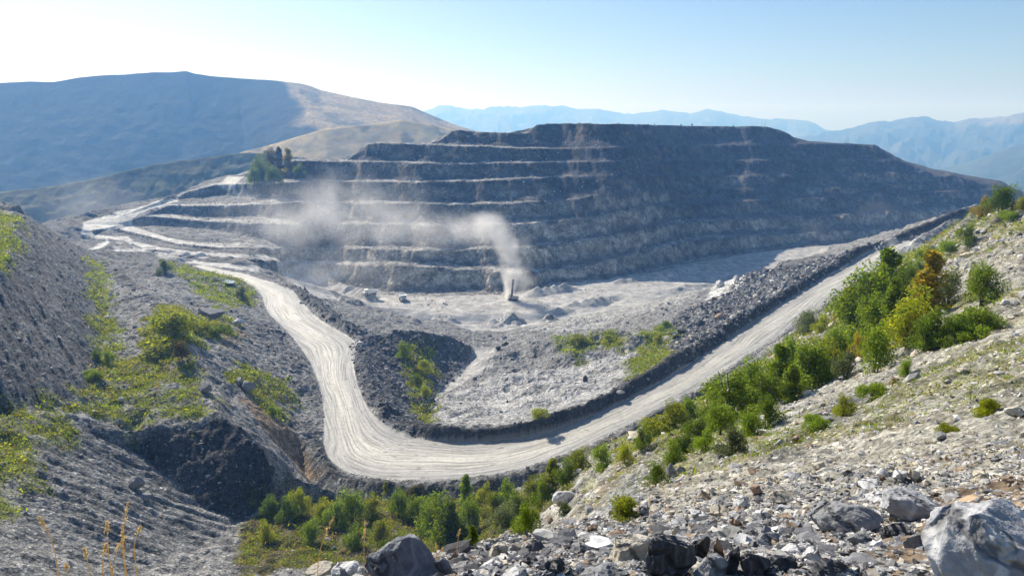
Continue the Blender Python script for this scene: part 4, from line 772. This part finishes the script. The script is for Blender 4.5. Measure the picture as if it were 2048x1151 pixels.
def rock_mat(name, c, c2, vein=.0, sc=4.0, strat=0.0, rough=.8):
    g = NT(name, rough, .35); tc = g.n('ShaderNodeTexCoord').outputs['Object']; n1 = g.noise(tc, sc, 6, .65); n2 = g.noise(tc, sc*5, 4, .6)
    cc = g.mix(g.ramp(n1, .35, .68), (*c, 1), (*c2, 1)); cc = g.mix(1.0, cc, g.ramp(n2, .25, .75, .72, 1.22), 'MULTIPLY'); h = g.math('ADD', n1, g.math('MULTIPLY', n2, .35))
    ve = g.n('ShaderNodeTexVoronoi', _feature='DISTANCE_TO_EDGE', Vector=g.mix(.18, tc, g.noise(tc, sc*1.5, 3, .6, 1))); ve.inputs['Scale'].default_value = sc*.45; ck = g.ramp(ve.outputs['Distance'], .0, .035, .0, 1.0); cc = g.mix(1.0, cc, g.ramp(ck, 0, 1, .45, 1.0), 'MULTIPLY'); h = g.math('ADD', h, g.math('MULTIPLY', ck, .6))
    if vein or strat:
        wv = g.n('ShaderNodeTexWave', i0=tc); wv.inputs['Scale'].default_value = sc*.55 if vein else sc*1.6; wv.inputs['Distortion'].default_value = 9 if vein else 4; wv.inputs['Detail'].default_value = 4
        if vein: cc = g.mix(g.math('MULTIPLY', g.ramp(wv.outputs['Fac'], .86, .98), vein), cc, (.72, .71, .68, 1))
        if strat: h = g.math('ADD', h, g.math('MULTIPLY', wv.outputs['Fac'], strat)); cc = g.mix(1.0, cc, g.ramp(wv.outputs['Fac'], .1, .9, .75, 1.15), 'MULTIPLY')
    g.base(cc); g.bump(h, .7, .06); return g.m
RM = {'pale': rock_mat('pale_grey_rock', (.31, .31, .315), (.40, .40, .405), .4, 3.0), 'white': rock_mat('white_rock', (.55, .54, .52), (.68, .67, .65), 0, 4), 'slate': rock_mat('black_slate', (.05, .05, .055), (.11, .11, .12), 0, 4, .8, .55),
      'blue': rock_mat('blue_grey_rock', (.13, .135, .155), (.24, .245, .26), .15, 4), 'cream': rock_mat('cream_rock', (.48, .42, .31), (.58, .54, .46), 0, 4), 'grey': rock_mat('grey_rock', (.22, .22, .22), (.34, .34, .335), 0, 4), 'rust': rock_mat('rusty_rock', (.30, .19, .12), (.42, .32, .22), 0, 4)}
ROCKN = [0]
def boulder(u, v, wpx, hpx, style, label, seed, dpth=.8, tilt=0., yaw=0., shard=0., sub=5, name='boulder', group='boulders of the foreground', sink=.22, at=None, cuts=11):
    """a faceted rock standing where this line of sight meets the ground, as wide and high as it looks from there"""
    r_ = np.random.default_rng(seed); p = hit(u, v) if at is None else PD(u, v, at); dep = p[1]*cp-p[2]*sp; W = wpx/F*dep/2; H = hpx/F*dep/2/cp
    B, T3 = ico(sub); V_ = B.copy()*1.15
    for _ in range(cuts):
        nrm = r_.normal(size=3); nrm /= np.linalg.norm(nrm); dd = r_.uniform(.58, .92); e = V_@nrm-dd; V_ -= np.clip(e, 0, None)[:, None]*nrm*.96
    if shard: V_[:, 0] *= 1-shard*np.clip((V_[:, 2]+.9)/2, 0, .95)
    q = V_*1.6+seed; V_ *= (1+.10*fbm(q[:, 0]+q[:, 2]*.7, q[:, 1]-q[:, 2]*.6, .8, 5, seed, .55))[:, None]
    V_ -= (V_.max(0)+V_.min(0))/2; V_ /= (V_.max(0)-V_.min(0))/2; V_ *= np.array([W, W*dpth, H*(1+sink)])
    a = tilt; X_ = V_[:, 0]*math.cos(a)-V_[:, 2]*math.sin(a); Z_ = V_[:, 0]*math.sin(a)+V_[:, 2]*math.cos(a); V_[:, 0] = X_; V_[:, 2] = Z_
    if tilt: V_[:, 0] *= W/np.abs(V_[:, 0]).max(); V_[:, 2] *= H*(1+sink)/np.abs(V_[:, 2]).max()
    V_[:, 2] += H*(1-sink)
    o = mesh_np(name, V_, T3, RM[style], None, True); o.location = p; o.rotation_euler = (0, 0, yaw); return tag(o, label, 'rock', group)
FG = [
 (1985,1172,290,168,'pale','huge pale grey boulder with white veins filling the bottom right corner',3,.7,.12,0,0), (1815,1035,150,58,'pale','light grey slab lying behind the huge pale boulder',5,.8,-.35,.3,0), (1690,1062,140,60,'grey','big grey boulder with a shaded front among pale gravel on the right',8,.7,.1,0,0),
 (1765,1010,70,34,'white','whitish block on top of the light grey slab',12,.8,.2,0,0), (1790,1075,60,26,'slate','flat dark slab at the left foot of the huge pale boulder',14,.6,.2,0,0), (1828,1090,56,30,'grey','tilted grey stone between small dark chips beside the huge boulder',15,.5,.5,.2,.3),
 (1330,1144,120,98,'slate','tallest black slate slab leaning to the left in the foreground',17,.4,.75,.1,.3), (1262,1128,92,62,'cream','cream boulder with a dark underside left of the black slate slab',19,.7,.2,0,0), (1418,1150,72,44,'grey','rounded mid grey stone in front of the dark upright shards',21,.8,0,0,0),
 (1395,1120,48,58,'slate','dark slate shard between the tall slab and the upright shards',23,.5,-.4,0,.4), (1436,1132,34,66,'rust','narrow brown-edged shard standing upright',25,.5,.15,0,.5), (1462,1145,34,62,'slate','pointed black shard standing right of the brown-edged one',27,.6,-.25,0,.55),
 (1505,1150,66,54,'slate','broad dark slate block right of the upright shards',29,.7,-.2,.2,0), (1210,1155,96,26,'grey','flat layered grey slab lying below the cream boulder',31,.7,0,.1,0), (1530,1090,60,26,'grey','grey stone with pale top right of the dark slate block',33,.7,.2,0,0),
 (806,1165,150,96,'blue','large blue-grey boulder shaped like a peak at the bottom',35,.7,-.2,.1,.55), (880,1160,52,50,'blue','smaller grey boulder against the right side of the peak-shaped one',37,.8,.1,0,.2), (690,1158,62,38,'white','rounded whitish boulder left of the peak-shaped one',39,.8,.1,0,0),
 (640,1158,56,32,'cream','cream and white rock, leftmost of the foreground row',41,.8,0,0,0), (724,1150,20,16,'white','small white stone wedged beside the rounded whitish boulder',43,.9,0,0,0), (996,1118,44,36,'cream','yellowish block standing on the gravel lip in the middle foreground',45,.8,.1,.3,0),
 (985,1142,64,26,'white','bright white slab lying at the bottom middle',47,.7,.1,.2,0), (1030,1152,50,20,'white','second white slab, right of and below the first',49,.7,0,.4,0), (1060,1130,44,16,'slate','thin dark slate plate beside the white slabs',51,.7,.1,.1,0), (930,1138,60,14,'grey','long flat grey plate right of the grey boulder',53,.6,0,.2,0),
 (1160,1105,40,20,'grey','greenish grey stone behind the slate chips',55,.8,.1,0,0), (1172,1135,36,16,'rust','reddish flat stone among the slate chips',57,.7,0,.4,0), (1100,1140,60,26,'slate','dark slate block at the bottom edge below the reddish stone',59,.7,.2,0,0), (1560,1140,70,30,'slate','low dark slab half buried in brown gravel',61,.6,.2,.3,0),
 (1590,1112,52,26,'white','white stone beside dark chips below the grey boulder',63,.8,.1,0,0), (1625,1120,40,26,'white','pale blocky stone right of the white stone',65,.8,0,0,0), (1660,1145,90,30,'slate','long curved dark slab at the bottom right of the middle',67,.6,.25,.2,0), (1720,1086,50,22,'grey','rounded grey stone under the light grey slab',69,.8,0,0,0),
]
for u, v, w_, h_, st, lab, sd, dp, ti, ya, sh in FG: boulder(u, v, w_, h_, st, lab, sd, dp, ti, ya, sh)
for u, v, w_, h_, st, lab, sd in [
 (1288,1028,26,24,'grey','grey boulder on the gravel beside yellow-green scrub',101), (1342,950,26,26,'grey','larger of two grey boulders under the thicket',102), (1362,948,22,18,'grey','smaller of two grey boulders under the thicket',103), (1638,938,28,16,'cream','cream stone alone on the middle of the scree',104), (1764,950,30,16,'white','white stone left of the pair above the date-stone boulder',105),
 (1826,958,26,22,'cream','rounded cream stone above the light grey slab',106), (1800,956,28,18,'white','whitish stone next to the rounded cream stone',107), (1592,884,20,14,'rust','brown pointed stone on dark scree',108), (1735,972,50,12,'white','long low white stone above the big grey boulder',109), (1960,965,40,24,'cream','cream stone near the right edge above the huge boulder',110),
 (1655,842,26,10,'grey','flat grey stone in the dark gully of the scree',111), (1700,700,34,22,'grey','pile of grey rock on the gully edge below the thicket',112), (2030,828,40,16,'cream','cream slab at the right edge of the scree',113), (1880,878,24,16,'grey','dark grey stone beside dry scrub on the scree',114), (2010,608,18,10,'white','white stone in the shadow of the lone round bush',115),
 (1925,745,24,10,'cream','long cream stone on the upper scree',116), (1560,1004,44,26,'cream','tilted cream slab in the pale gravel left of the date-stone boulder',117), (1480,1010,36,20,'white','white stone with brown spots in the pale gravel',118), (1510,985,30,16,'rust','reddish brown stone on the pale gravel',119), (1395,1042,40,22,'white','white stone behind the upright dark shards',120),
 (1440,1030,44,18,'cream','flat cream stone behind the upright dark shards',121), (1185,1062,28,14,'rust','brown stone on grey gravel near the dirt gully',122), (1100,1044,16,12,'rust','small reddish stone at the edge of the dirt gully',123), (1470,1050,28,18,'rust','brown knobbly stone between white ones',124), (1525,1040,34,20,'white','white blocky stone left of the big grey boulder',125)]:
    lab = lab.replace('date-stone boulder', 'big grey boulder'); boulder(u, v, w_, h_, st, lab, sd, .8, .15*math.sin(sd), sd*.7, 0, 3, 'stone', 'stones on the scree slope', .2)
for u, v, w_, h_, st, lab, sd in [
 (424,640,52,26,'blue','big grey block with a shaded side on the left terrace',201), (478,650,24,14,'white','whitish rock outcrop near the haul road on the left',202), (495,782,34,22,'grey','largest grey block on the verge left of the white road',203), (478,768,22,14,'grey','smaller grey block touching the largest verge block',204), (412,780,30,18,'grey','grey block on the rim of the grassy terrace',205),
 (242,802,12,8,'white','small white stone lying on the green terrace',206), (275,975,30,26,'grey','grey boulder low on the streaked spoil slope',207), (292,1000,26,18,'grey','second boulder low on the streaked spoil slope',208), (1170,762,13,12,'slate','dark lone boulder on the pale rock inside the bend',209), (950,760,9,7,'slate','dark stone beside the pale track inside the bend',210),
 (906,762,9,6,'grey','grey stone at the end of the pale track',211), (1010,690,18,9,'slate','dark block at the head of the pale track',212), (996,698,14,8,'slate','dark block left of the one at the head of the track',213), (1240,788,22,9,'grey','flat pale stone on top of the inner berm',214), (1440,574,18,15,'white','white marble block on the rubble bank above the pit floor',215),
 (1472,563,15,15,'white','second white marble block, right of the first on the rubble bank',216), (1440,638,22,12,'rust','rusty block in the dark rubble beside the inner berm',217), (1400,652,26,14,'slate','black block in the rubble left of the rusty one',218), (1362,668,24,14,'slate','dark block low in the rubble beside the inner berm',219), (1778,522,16,20,'white','white rock outcrop beside the upper haul road',220),
 (1340,556,14,9,'white','pale rock heap at the edge of the shadow on the pit floor',221), (1374,541,9,5,'white','pale block on the shadow edge of the pit floor, left',222), (1412,534,10,5,'white','pale block on the shadow edge of the pit floor, middle',223), (1470,524,10,6,'cream','cream block at the far end of the pit floor shadow edge',224), (1132,1000,60,20,'white','steep white rock slab sticking out of the dirt gully',225)]:
    boulder(u, v, w_, h_, st, lab, sd, .8 if sd != 225 else .4, .1 if sd != 225 else -.25, sd*.7 if sd != 225 else .4, 0, 3, 'block', 'single blocks around the pit', .15 if sd != 225 else .5, None, 13)
# ---------------------------------------------------------------- machines
def paint_mat(name, c, rough=.45, spec=.5, metal=0):
    g = NT(name, rough, spec); n = g.noise(g.n('ShaderNodeTexCoord').outputs['Object'], 1.3, 4, .6); g.base(g.mix(g.ramp(n, .45, .8, 0, .3), (*c, 1), (.42, .40, .36, 1))); g.b.inputs['Metallic'].default_value = metal; return g.m
WHITE = paint_mat('dusty_white_paint', (.8, .8, .78)); STEEL = paint_mat('worn_steel', (.16, .16, .16), .6); RUBBER = paint_mat('rubber', (.03, .03, .03), .9, .2); GLASS = paint_mat('dark_glass', (.03, .035, .04), .1, .6); YEL = paint_mat('dusty_beige_paint', (.42, .39, .33)); MASTM = paint_mat('grey_steel', (.13, .13, .13), .5)
def box(x0, x1, y0, y1, z0, z1, tx=0., ty=0.):
    V_ = np.array([(x, y, z) for z in (z0, z1) for x, y in ((x0, y0), (x1, y0), (x1, y1), (x0, y1))], float)
    if tx or ty: c = np.array([(x0+x1)/2, (y0+y1)/2]); V_[4:, 0] = c[0]+(V_[4:, 0]-c[0])*(1-tx); V_[4:, 1] = c[1]+(V_[4:, 1]-c[1])*(1-ty)
    return V_, np.array([(3, 2, 1, 0), (4, 5, 6, 7), (0, 1, 5, 4), (1, 2, 6, 5), (2, 3, 7, 6), (3, 0, 4, 7)])
def cyl(c, rad, wid, n=18):
    """wheel-like drum, axis along y"""
    a = np.arange(n)*2*math.pi/n; ring = lambda y, r_: np.stack([c[0]+r_*np.cos(a), a*0+y, c[2]+r_*np.sin(a)], 1)
    prof = [(c[1]-wid/2, rad*.5), (c[1]-wid/2, rad*.9), (c[1]-wid*.35, rad), (c[1]+wid*.35, rad), (c[1]+wid/2, rad*.9), (c[1]+wid/2, rad*.5)]
    V_ = np.concatenate([ring(y, r_) for y, r_ in prof]); F_ = [(k*n+i, k*n+(i+1) % n, (k+1)*n+(i+1) % n, (k+1)*n+i) for k in range(5) for i in range(n)]
    V_ = np.concatenate([V_, [(c[0], c[1]-wid/2, c[2]), (c[0], c[1]+wid/2, c[2])]]); k = len(V_); F_ += [(i, (i+1) % n, k-2, k-2) for i in range(0)]
    for i in range(0, n, 2): F_ += [(k-2, (i+2) % n, i+1, i), (k-1, 5*n+i, 5*n+i+1, 5*n+(i+2) % n)]
    return V_, np.array(F_)
def part(name, geo, mat, parent, bevel=0.0):
    V_, F_ = geo; o = mesh_np(name, V_, F_, mat, None, False, parent)
    if bevel:
        b = o.modifiers.new('bevel', 'BEVEL'); b.width = bevel; b.segments = 2
    return o
def root(name, p, yaw, label, cat, group=None, scale=1.0):
    e = bpy.data.objects.new(name, None); COL.objects.link(e); e.location = p; e.rotation_euler = (0, 0, yaw); e.scale = (scale,)*3; return tag(e, label, cat, group)
def ground_at(u, v): return hit(u, v)
def dump_truck(u, v, yaw, label):
    t = root('dump_truck', ground_at(u, v), yaw, label, 'truck', 'dump trucks on the pit floor', 1.12)      # front towards +x
    part('chassis', merge([box(-3.9, 3.6, -.6, .6, .9, 1.35), box(3.2, 3.9, -1.9, 1.9, .7, 1.3)]), STEEL, t, .04)
    V_ = np.array([(-4.6,-2.1,2.6),(1.6,-2.1,1.6),(1.6,2.1,1.6),(-4.6,2.1,2.6),(-4.9,-2.3,4.0),(1.7,-2.3,4.2),(1.7,2.3,4.2),(-4.9,2.3,4.0),(-4.7,-2.0,4.0),(1.5,-2.0,4.15),(1.5,2.0,4.15),(-4.7,2.0,4.0),(-4.4,-1.8,2.8),(1.4,-1.8,2.0),(1.4,1.8,2.0),(-4.4,1.8,2.8)], float)
    part('dump_body', (V_, np.array([(3,2,1,0),(0,1,5,4),(1,2,6,5),(2,3,7,6),(3,0,4,7),(4,5,9,8),(5,6,10,9),(6,7,11,10),(7,4,8,11),(8,9,13,12),(9,10,14,13),(10,11,15,14),(11,8,12,15),(12,13,14,15)])), WHITE, t, .05)
    part('canopy', box(1.3, 3.9, -2.2, 2.2, 4.3, 4.5), WHITE, t, .03)
    part('hood', box(2.2, 4.3, -1.7, 1.7, 1.3, 2.5, 0, .05), WHITE, t, .06)
    cb = part('cab', box(1.9, 3.5, -.1, 1.9, 2.5, 4.2, .12, .04), WHITE, t, .06); part('windscreen', box(3.42, 3.54, .1, 1.7, 3.1, 3.95), GLASS, cb)
    part('grille', box(4.3, 4.36, -1.1, 1.1, 1.4, 2.3), STEEL, t)
    for x, y, r_, wd in ((2.7, -1.75, .95, .7), (2.7, 1.75, .95, .7), (-2.6, -1.7, .95, 1.2), (-2.6, 1.7, .95, 1.2)):
        wl = part('wheel', cyl((x, y, r_), r_, wd), RUBBER, t); part('rim', cyl((x, y+(.02 if y > 0 else -.02), r_), r_*.5, wd+.06, 12), WHITE, wl)
    for y in (-1.3, 1.3): part('headlight', box(4.3, 4.38, y-.2, y+.2, 2.0, 2.25), GLASS, t)
    return t
dump_truck(741, 591, R(-172), 'white dump truck seen from its side, left of the other truck on the pit floor')
dump_truck(806, 601, R(-75), 'white dump truck facing forward, between the side-on truck and the small car')
c = root('car', ground_at(890, 608), R(-50), 'small white car parked on the pit floor right of the trucks', 'car')
part('body', merge([box(-2.1, 2.1, -.9, .9, .35, .95, .02, .04)]), WHITE, c, .12); cbn = part('cabin', box(-1.7, .9, -.82, .82, .95, 1.55, .3, .15), WHITE, c, .08)
part('window', box(-1.55, .78, -.84, .84, 1.0, 1.42, .22, .1), GLASS, cbn); part('windscreen', box(.5, .83, -.6, .6, 1.0, 1.45, .6, .1), GLASS, cbn)
for x in (-1.3, 1.3):
    for y in (-.82, .82): part('wheel', cyl((x, y, .35), .35, .24, 14), RUBBER, c)
for y in (-.65, .65): part('headlight', box(2.06, 2.12, y-.18, y+.18, .62, .78), GLASS, c)
RIGP = ground_at(1026, 600)
r = root('drill_rig', RIGP, R(-18), 'grey blasthole drill rig with a tall mast working in the dust on the pit floor', 'drill rig')
part('deck', box(-3.4, 4.0, -1.9, 1.9, 1.2, 1.6), STEEL, r, .05)
for y in (-1.7, 1.7):
    a = np.linspace(0, 2*math.pi, 24, endpoint=False); pr = np.stack([np.clip(np.cos(a)*3.4, -2.6, 2.6)*1.0+np.cos(a)*.6, .6+np.clip(np.sin(a)*1.2, -.55, .55)], 1)
    V_ = np.concatenate([np.stack([pr[:, 0], pr[:, 0]*0+y-.35, pr[:, 1]], 1), np.stack([pr[:, 0], pr[:, 0]*0+y+.35, pr[:, 1]], 1), [(0, y-.35, .6), (0, y+.35, .6)]])
    part('crawler_track', (V_, np.array([(i, 24+i, 24+(i+1) % 24, (i+1) % 24) for i in range(24)]+[q for i in range(0, 24, 2) for q in ((48, i, i+1, (i+2) % 24), (49, 24+(i+2) % 24, 24+i+1, 24+i))])), RUBBER, r)
part('engine_house', box(-.4, 4.0, -1.7, 1.7, 1.6, 3.4), YEL, r, .08)
cbn = part('cab', box(-3.5, -1.9, .2, 1.9, 1.6, 3.9, .05, .05), YEL, r, .06); part('window', box(-3.52, -1.95, .35, 1.95, 2.6, 3.5, .05, .05), GLASS, cbn)
L = []                                                       # lattice mast
for x in (-.55, .55):
    for y in (-.5, .5): L.append(box(x-.1, x+.1, y-.1, y+.1, .4, 15.5))
for k in range(12):
    z = 1.2+k*1.2; 
    for y in (-.5, .5): L.append(tube([(-.55, y, z), (.55, y, z+1.2)], .06, .06, 4)); L.append(tube([(.55, y, z+1.2), (-.55, y, z+1.2)], .05, .05, 4))
    for x in (-.55, .55): L.append(tube([(x, -.5, z), (x, .5, z+1.2)], .06, .06, 4))
L.append(box(-.25, .25, -.25, .25, .2, 14.0)); L.append(box(-.75, .75, -.65, .65, 15.4, 15.9))
ms = part('mast', merge(L), MASTM, r); ms.location = (-1.2, -.6, 0); ms.rotation_euler = (0, R(6), 0)
part('dust_skirt', box(-2.3, -.4, -1.6, .6, .05, 1.2, .1, .1), RUBBER, r)
# thin masts and poles on the skyline
def pole(u, v, hpx, label, name='antenna_mast', cat='mast', group='masts on the skyline of the benches', rad=.22, arm=False):
    p = hit(u, v); h = hpx/F*p[1]; e = root(name, p, 0, label, cat, group)
    part('pole', tube([(0, 0, -1), (0, 0, h*.5), (0, 0, h)], rad, rad*.6, 6), MASTM, e)
    if arm: part('crossarm', box(-1.1, 1.1, -.08, .08, h*.86, h*.86+.2), MASTM, e)
    else: part('antenna', tube([(0, 0, h), (0, 0, h*1.12)], rad*.5, rad*.3, 5), MASTM, e)
pole(1523.5, np.interp(1523, us, LV[8][0])+1.5, 14, 'left of two thin masts on the flat top of the benches'); pole(1530, np.interp(1530, us, LV[8][0])+1.5, 13, 'right of two thin masts on the flat top of the benches')
pole(1690, np.interp(1690, us, LV[8][0])+1.2, 7, 'left of two short poles on the lower shoulder of the benches', 'utility_pole', 'pole', 'poles on the shoulder of the benches', .16, True); pole(1695.5, np.interp(1695, us, LV[8][0])+1.2, 8, 'right of two short poles on the lower shoulder of the benches', 'utility_pole', 'pole', 'poles on the shoulder of the benches', .16, True)
# puddle beside the haul road
pw = NT('still_water', .06, .6); pw.base((.35, .37, .38, 1)); q = np.array([hit(u, v) for u, v in chaikin([(431,555),(446,557),(460,563),(471,569),(468,574),(456,572),(445,565),(436,560),(431,555)], 1)])
q[:, 2] = q[:, 2].mean()+.35; q = np.concatenate([[q.mean(0)], q]); n = len(q)-1; tag(mesh_np('puddle', q, [(0, 1+(k+1) % n, 1+k) for k in range(n)], pw.m), kind='structure')
# dry grass stalks standing before the lens of the valley
g = NT('straw', .7, .2); g.t.nodes.remove(g.b); mx = g.n('ShaderNodeMixShader', i0=.6); df = g.n('ShaderNodeBsdfDiffuse', Color=(.55, .40, .18, 1)); tl = g.n('ShaderNodeBsdfTranslucent', Color=(.80, .58, .25, 1)); g.t.links.new(df.outputs[0], mx.inputs[1]); g.t.links.new(tl.outputs[0], mx.inputs[2]); g.t.links.new(mx.outputs[0], g.t.nodes['Material Output'].inputs['Surface']); STRAW = g.m
def stalk(u, v, d, hm, lean, label, k, name='grass_stalk', mat=STRAW, grp='dry grass stalks of the foreground', head=True):
    p = PD(u, v, d); r_ = random.Random(k); e = root(name, (p[0], p[1], p[2]), 0, label, 'grass', grp); zg = float(hz(p[0], p[1])) - p[2]
    path = [(0, 0, min(zg, 0)-.05)] + [(lean*hm*(t**1.7), .05*hm*t, hm*t) for t in (0, .25, .5, .75, 1)]
    part('stem', tube(path, .0022, .0010, 5), mat, e)
    if head:
        Q = []; rg = np.random.default_rng(k); tt = rg.uniform(.68, 1.02, 70); P = np.stack([lean*hm*tt**1.7, .05*hm*tt, hm*tt], 1)+rg.normal(size=(70, 3))*.006*(1.15-tt)[:, None]*2.2
        N = rg.normal(size=(70, 3)); N /= np.linalg.norm(N, axis=1)[:, None]; V_, F_ = leaf_quads(P, N, rg.uniform(.0035, .0075, 70), .35, rg); part('seed_head', (V_, F_), mat, e)
for k, (u, v, d, h, ln, lab) in enumerate([(110,1105,2.7,.16,-.3,'short leaning dry grass stalk furthest left'), (180,1150,2.6,.12,-.1,'stubby dry stalk at the bottom left'), (205,1150,2.6,.14,.2,'stubby dry stalk right of the bottom left one'), (217,1105,2.7,.14,.05,'dry grass stalk with a stout upright ear'), (246,1110,2.8,.24,.18,'tallest dry grass stalk at the left, with an open ear'),
    (253,1150,2.7,.22,.02,'thick straight dry stalk just right of the tallest'), (268,1100,2.9,.12,.35,'thin dry stalk leaning right beside the tallest'), (225,1150,2.6,.16,.35,'dry stalk leaning right under the stout one'), (135,1150,2.6,.05,0,'very short dry stalk at the bottom edge'),
    (635,1140,3.4,.30,.32,'long thin grass stalk leaning right above the cream rock'), (728,1145,3.5,.30,.06,'slender dry stalk rising over the white boulders'), (874,1120,4.2,.12,-.05,'dry stalk with a pale ear beside the grey boulder'), (880,1120,4.2,.09,.25,'shorter dry stalk leaning right beside the grey boulder'), (914,1100,4.6,.16,.15,'dry stalk with a long pale ear above the gravel lip'),
    (1345,1078,4.6,.42,-.22,'bare brown stalk behind the tall slate slab'), (1300,1070,4.9,.34,-.05,'thin straw stalk left of the bare brown stalk'), (1660,1065,4.5,.20,.08,'yellow grass stalk in front of the big grey boulder'), (1690,1070,4.5,.22,.1,'taller yellow grass stalk in front of the big grey boulder')]): stalk(u, v, d, h, ln, lab, k)
# ---------------------------------------------------------------- drilling dust
def dust(name, blobs, col, nsc, lo, hi, label_kind='stuff', step=.35, grow=np.ones(3), thin=1.0):
    m = bpy.data.materials.new(name); m.use_nodes = True; t = m.node_tree; t.nodes.remove(t.nodes['Principled BSDF'])
    def nd(ty, **kw):
        n_ = t.nodes.new(ty)
        for k, v in kw.items():
            if not (k[0] == 'i' and k[1:].isdigit()): setattr(n_, k, v)
            elif isinstance(v, bpy.types.NodeSocket): t.links.new(v, n_.inputs[int(k[1:])])
            else: n_.inputs[int(k[1:])].default_value = v
        return n_
    P = nd('ShaderNodeNewGeometry').outputs['Position']
    wn = nd('ShaderNodeTexNoise', i0=P); wn.inputs['Scale'].default_value = nsc*.8; wn.inputs['Detail'].default_value = 3
    wv = nd('ShaderNodeVectorMath', operation='SUBTRACT', i0=wn.outputs['Color']); wv.inputs[1].default_value = (.5, .5, .5)
    ws = nd('ShaderNodeVectorMath', operation='SCALE', i0=wv.outputs[0]); ws.inputs['Scale'].default_value = 1.1/nsc
    PW = nd('ShaderNodeVectorMath', operation='ADD', i0=P, i1=ws.outputs[0]).outputs[0]
    tot = None; lo3 = np.full(3, 1e9); hi3 = -lo3
    for (c, rad, dn) in blobs:
        rad = np.array(rad)*grow; dn = dn*thin
        c = np.array(c); rad = np.array(rad); lo3 = np.minimum(lo3, c-rad*1.15); hi3 = np.maximum(hi3, c+rad*1.15)
        a = nd('ShaderNodeVectorMath', operation='SUBTRACT', i0=PW, i1=tuple(c)); b = nd('ShaderNodeVectorMath', operation='DIVIDE', i0=a.outputs[0], i1=tuple(rad)); l = nd('ShaderNodeVectorMath', operation='LENGTH', i0=b.outputs[0])
        f = nd('ShaderNodeMapRange', interpolation_type='SMOOTHSTEP', i0=l.outputs['Value'], i1=1.0, i2=.15, i3=0.0, i4=float(dn)).outputs[0]
        tot = f if tot is None else nd('ShaderNodeMath', operation='ADD', i0=tot, i1=f).outputs[0]
    nn = nd('ShaderNodeTexNoise', i0=PW); nn.inputs['Scale'].default_value = nsc; nn.inputs['Detail'].default_value = 5; nn.inputs['Roughness'].default_value = .6
    k = nd('ShaderNodeMapRange', interpolation_type='SMOOTHSTEP', i0=nn.outputs[0], i1=lo, i2=hi, i3=0.0, i4=1.0).outputs[0]
    pv = t.nodes.new('ShaderNodeVolumePrincipled'); pv.inputs['Color'].default_value = (*col, 1); pv.inputs['Anisotropy'].default_value = .42
    t.links.new(nd('ShaderNodeMath', operation='MULTIPLY', i0=tot, i1=k).outputs[0], pv.inputs['Density']); t.links.new(pv.outputs[0], t.nodes['Material Output'].inputs['Volume'])
    m.cycles.volume_step_rate = step
    V_ = np.array([(x, y, z) for z in (lo3[2], hi3[2]) for x, y in ((lo3[0], lo3[1]), (hi3[0], lo3[1]), (hi3[0], hi3[1]), (lo3[0], hi3[1]))])
    return tag(mesh_np(name, V_, [(3, 2, 1, 0), (4, 5, 6, 7), (0, 1, 5, 4), (1, 2, 6, 5), (2, 3, 7, 6), (3, 0, 4, 7)], m, None, False), kind='stuff')
D0 = RIGP[1]+2
colm = [(PD(1017,590,D0),(5,6,6),.6), (PD(1018,574,D0),(7,7,10),.5), (PD(1020,552,D0),(9,8,12),.34), (PD(1022,526,D0),(10,9,14),.24), (PD(1014,498,D0),(12,10,14),.18), (PD(998,474,D0+2),(15,11,14),.14), (PD(978,452,D0+3),(18,12,14),.11), (PD(1044,560,D0),(10,8,17),.09), (PD(1040,588,D0),(9,7,5),.10), (PD(1048,510,D0),(13,10,22),.022)]
dust('dust_plume', colm, (.97, .965, .955), .09, .30, .62, step=.35, thin=.85)
drift = [(PD(950,462,D0+4),(26,14,13),0.0570), (PD(890,466,D0+4),(30,14,14),0.0570), (PD(820,458,D0+4),(38,15,18),0.0494), (PD(740,448,D0+5),(42,16,22),0.0418), (PD(650,446,D0+5),(46,16,24),0.0342), (PD(560,440,D0+6),(46,16,26),0.0247), (PD(760,404,D0+8),(40,15,20),0.0266), (PD(660,392,D0+8),(36,15,18),0.0190), (PD(730,545,D0+2),(40,14,22),0.0190), (PD(640,530,D0+2),(40,14,18),0.0190)]
dust('drifting_dust', drift, (.96, .945, .925), .036, .24, .74, step=.3, grow=np.array([1.3, 1.0, 1.25]), thin=.95)
dust('dust_veil', [(PD(1770,432,640),(34,16,14),.010), (PD(1860,440,640),(42,16,10),.009), (PD(1640,468,640),(40,16,10),.004)], (.80, .76, .70), .03, .35, .7, step=.4)
dust('road_dust', [(PD(190,400,640),(70,30,26),.006), (PD(60,420,640),(70,30,26),.005), (PD(330,460,575),(50,18,14),.004)], (.82, .80, .77), .02, .3, .7, step=.4)
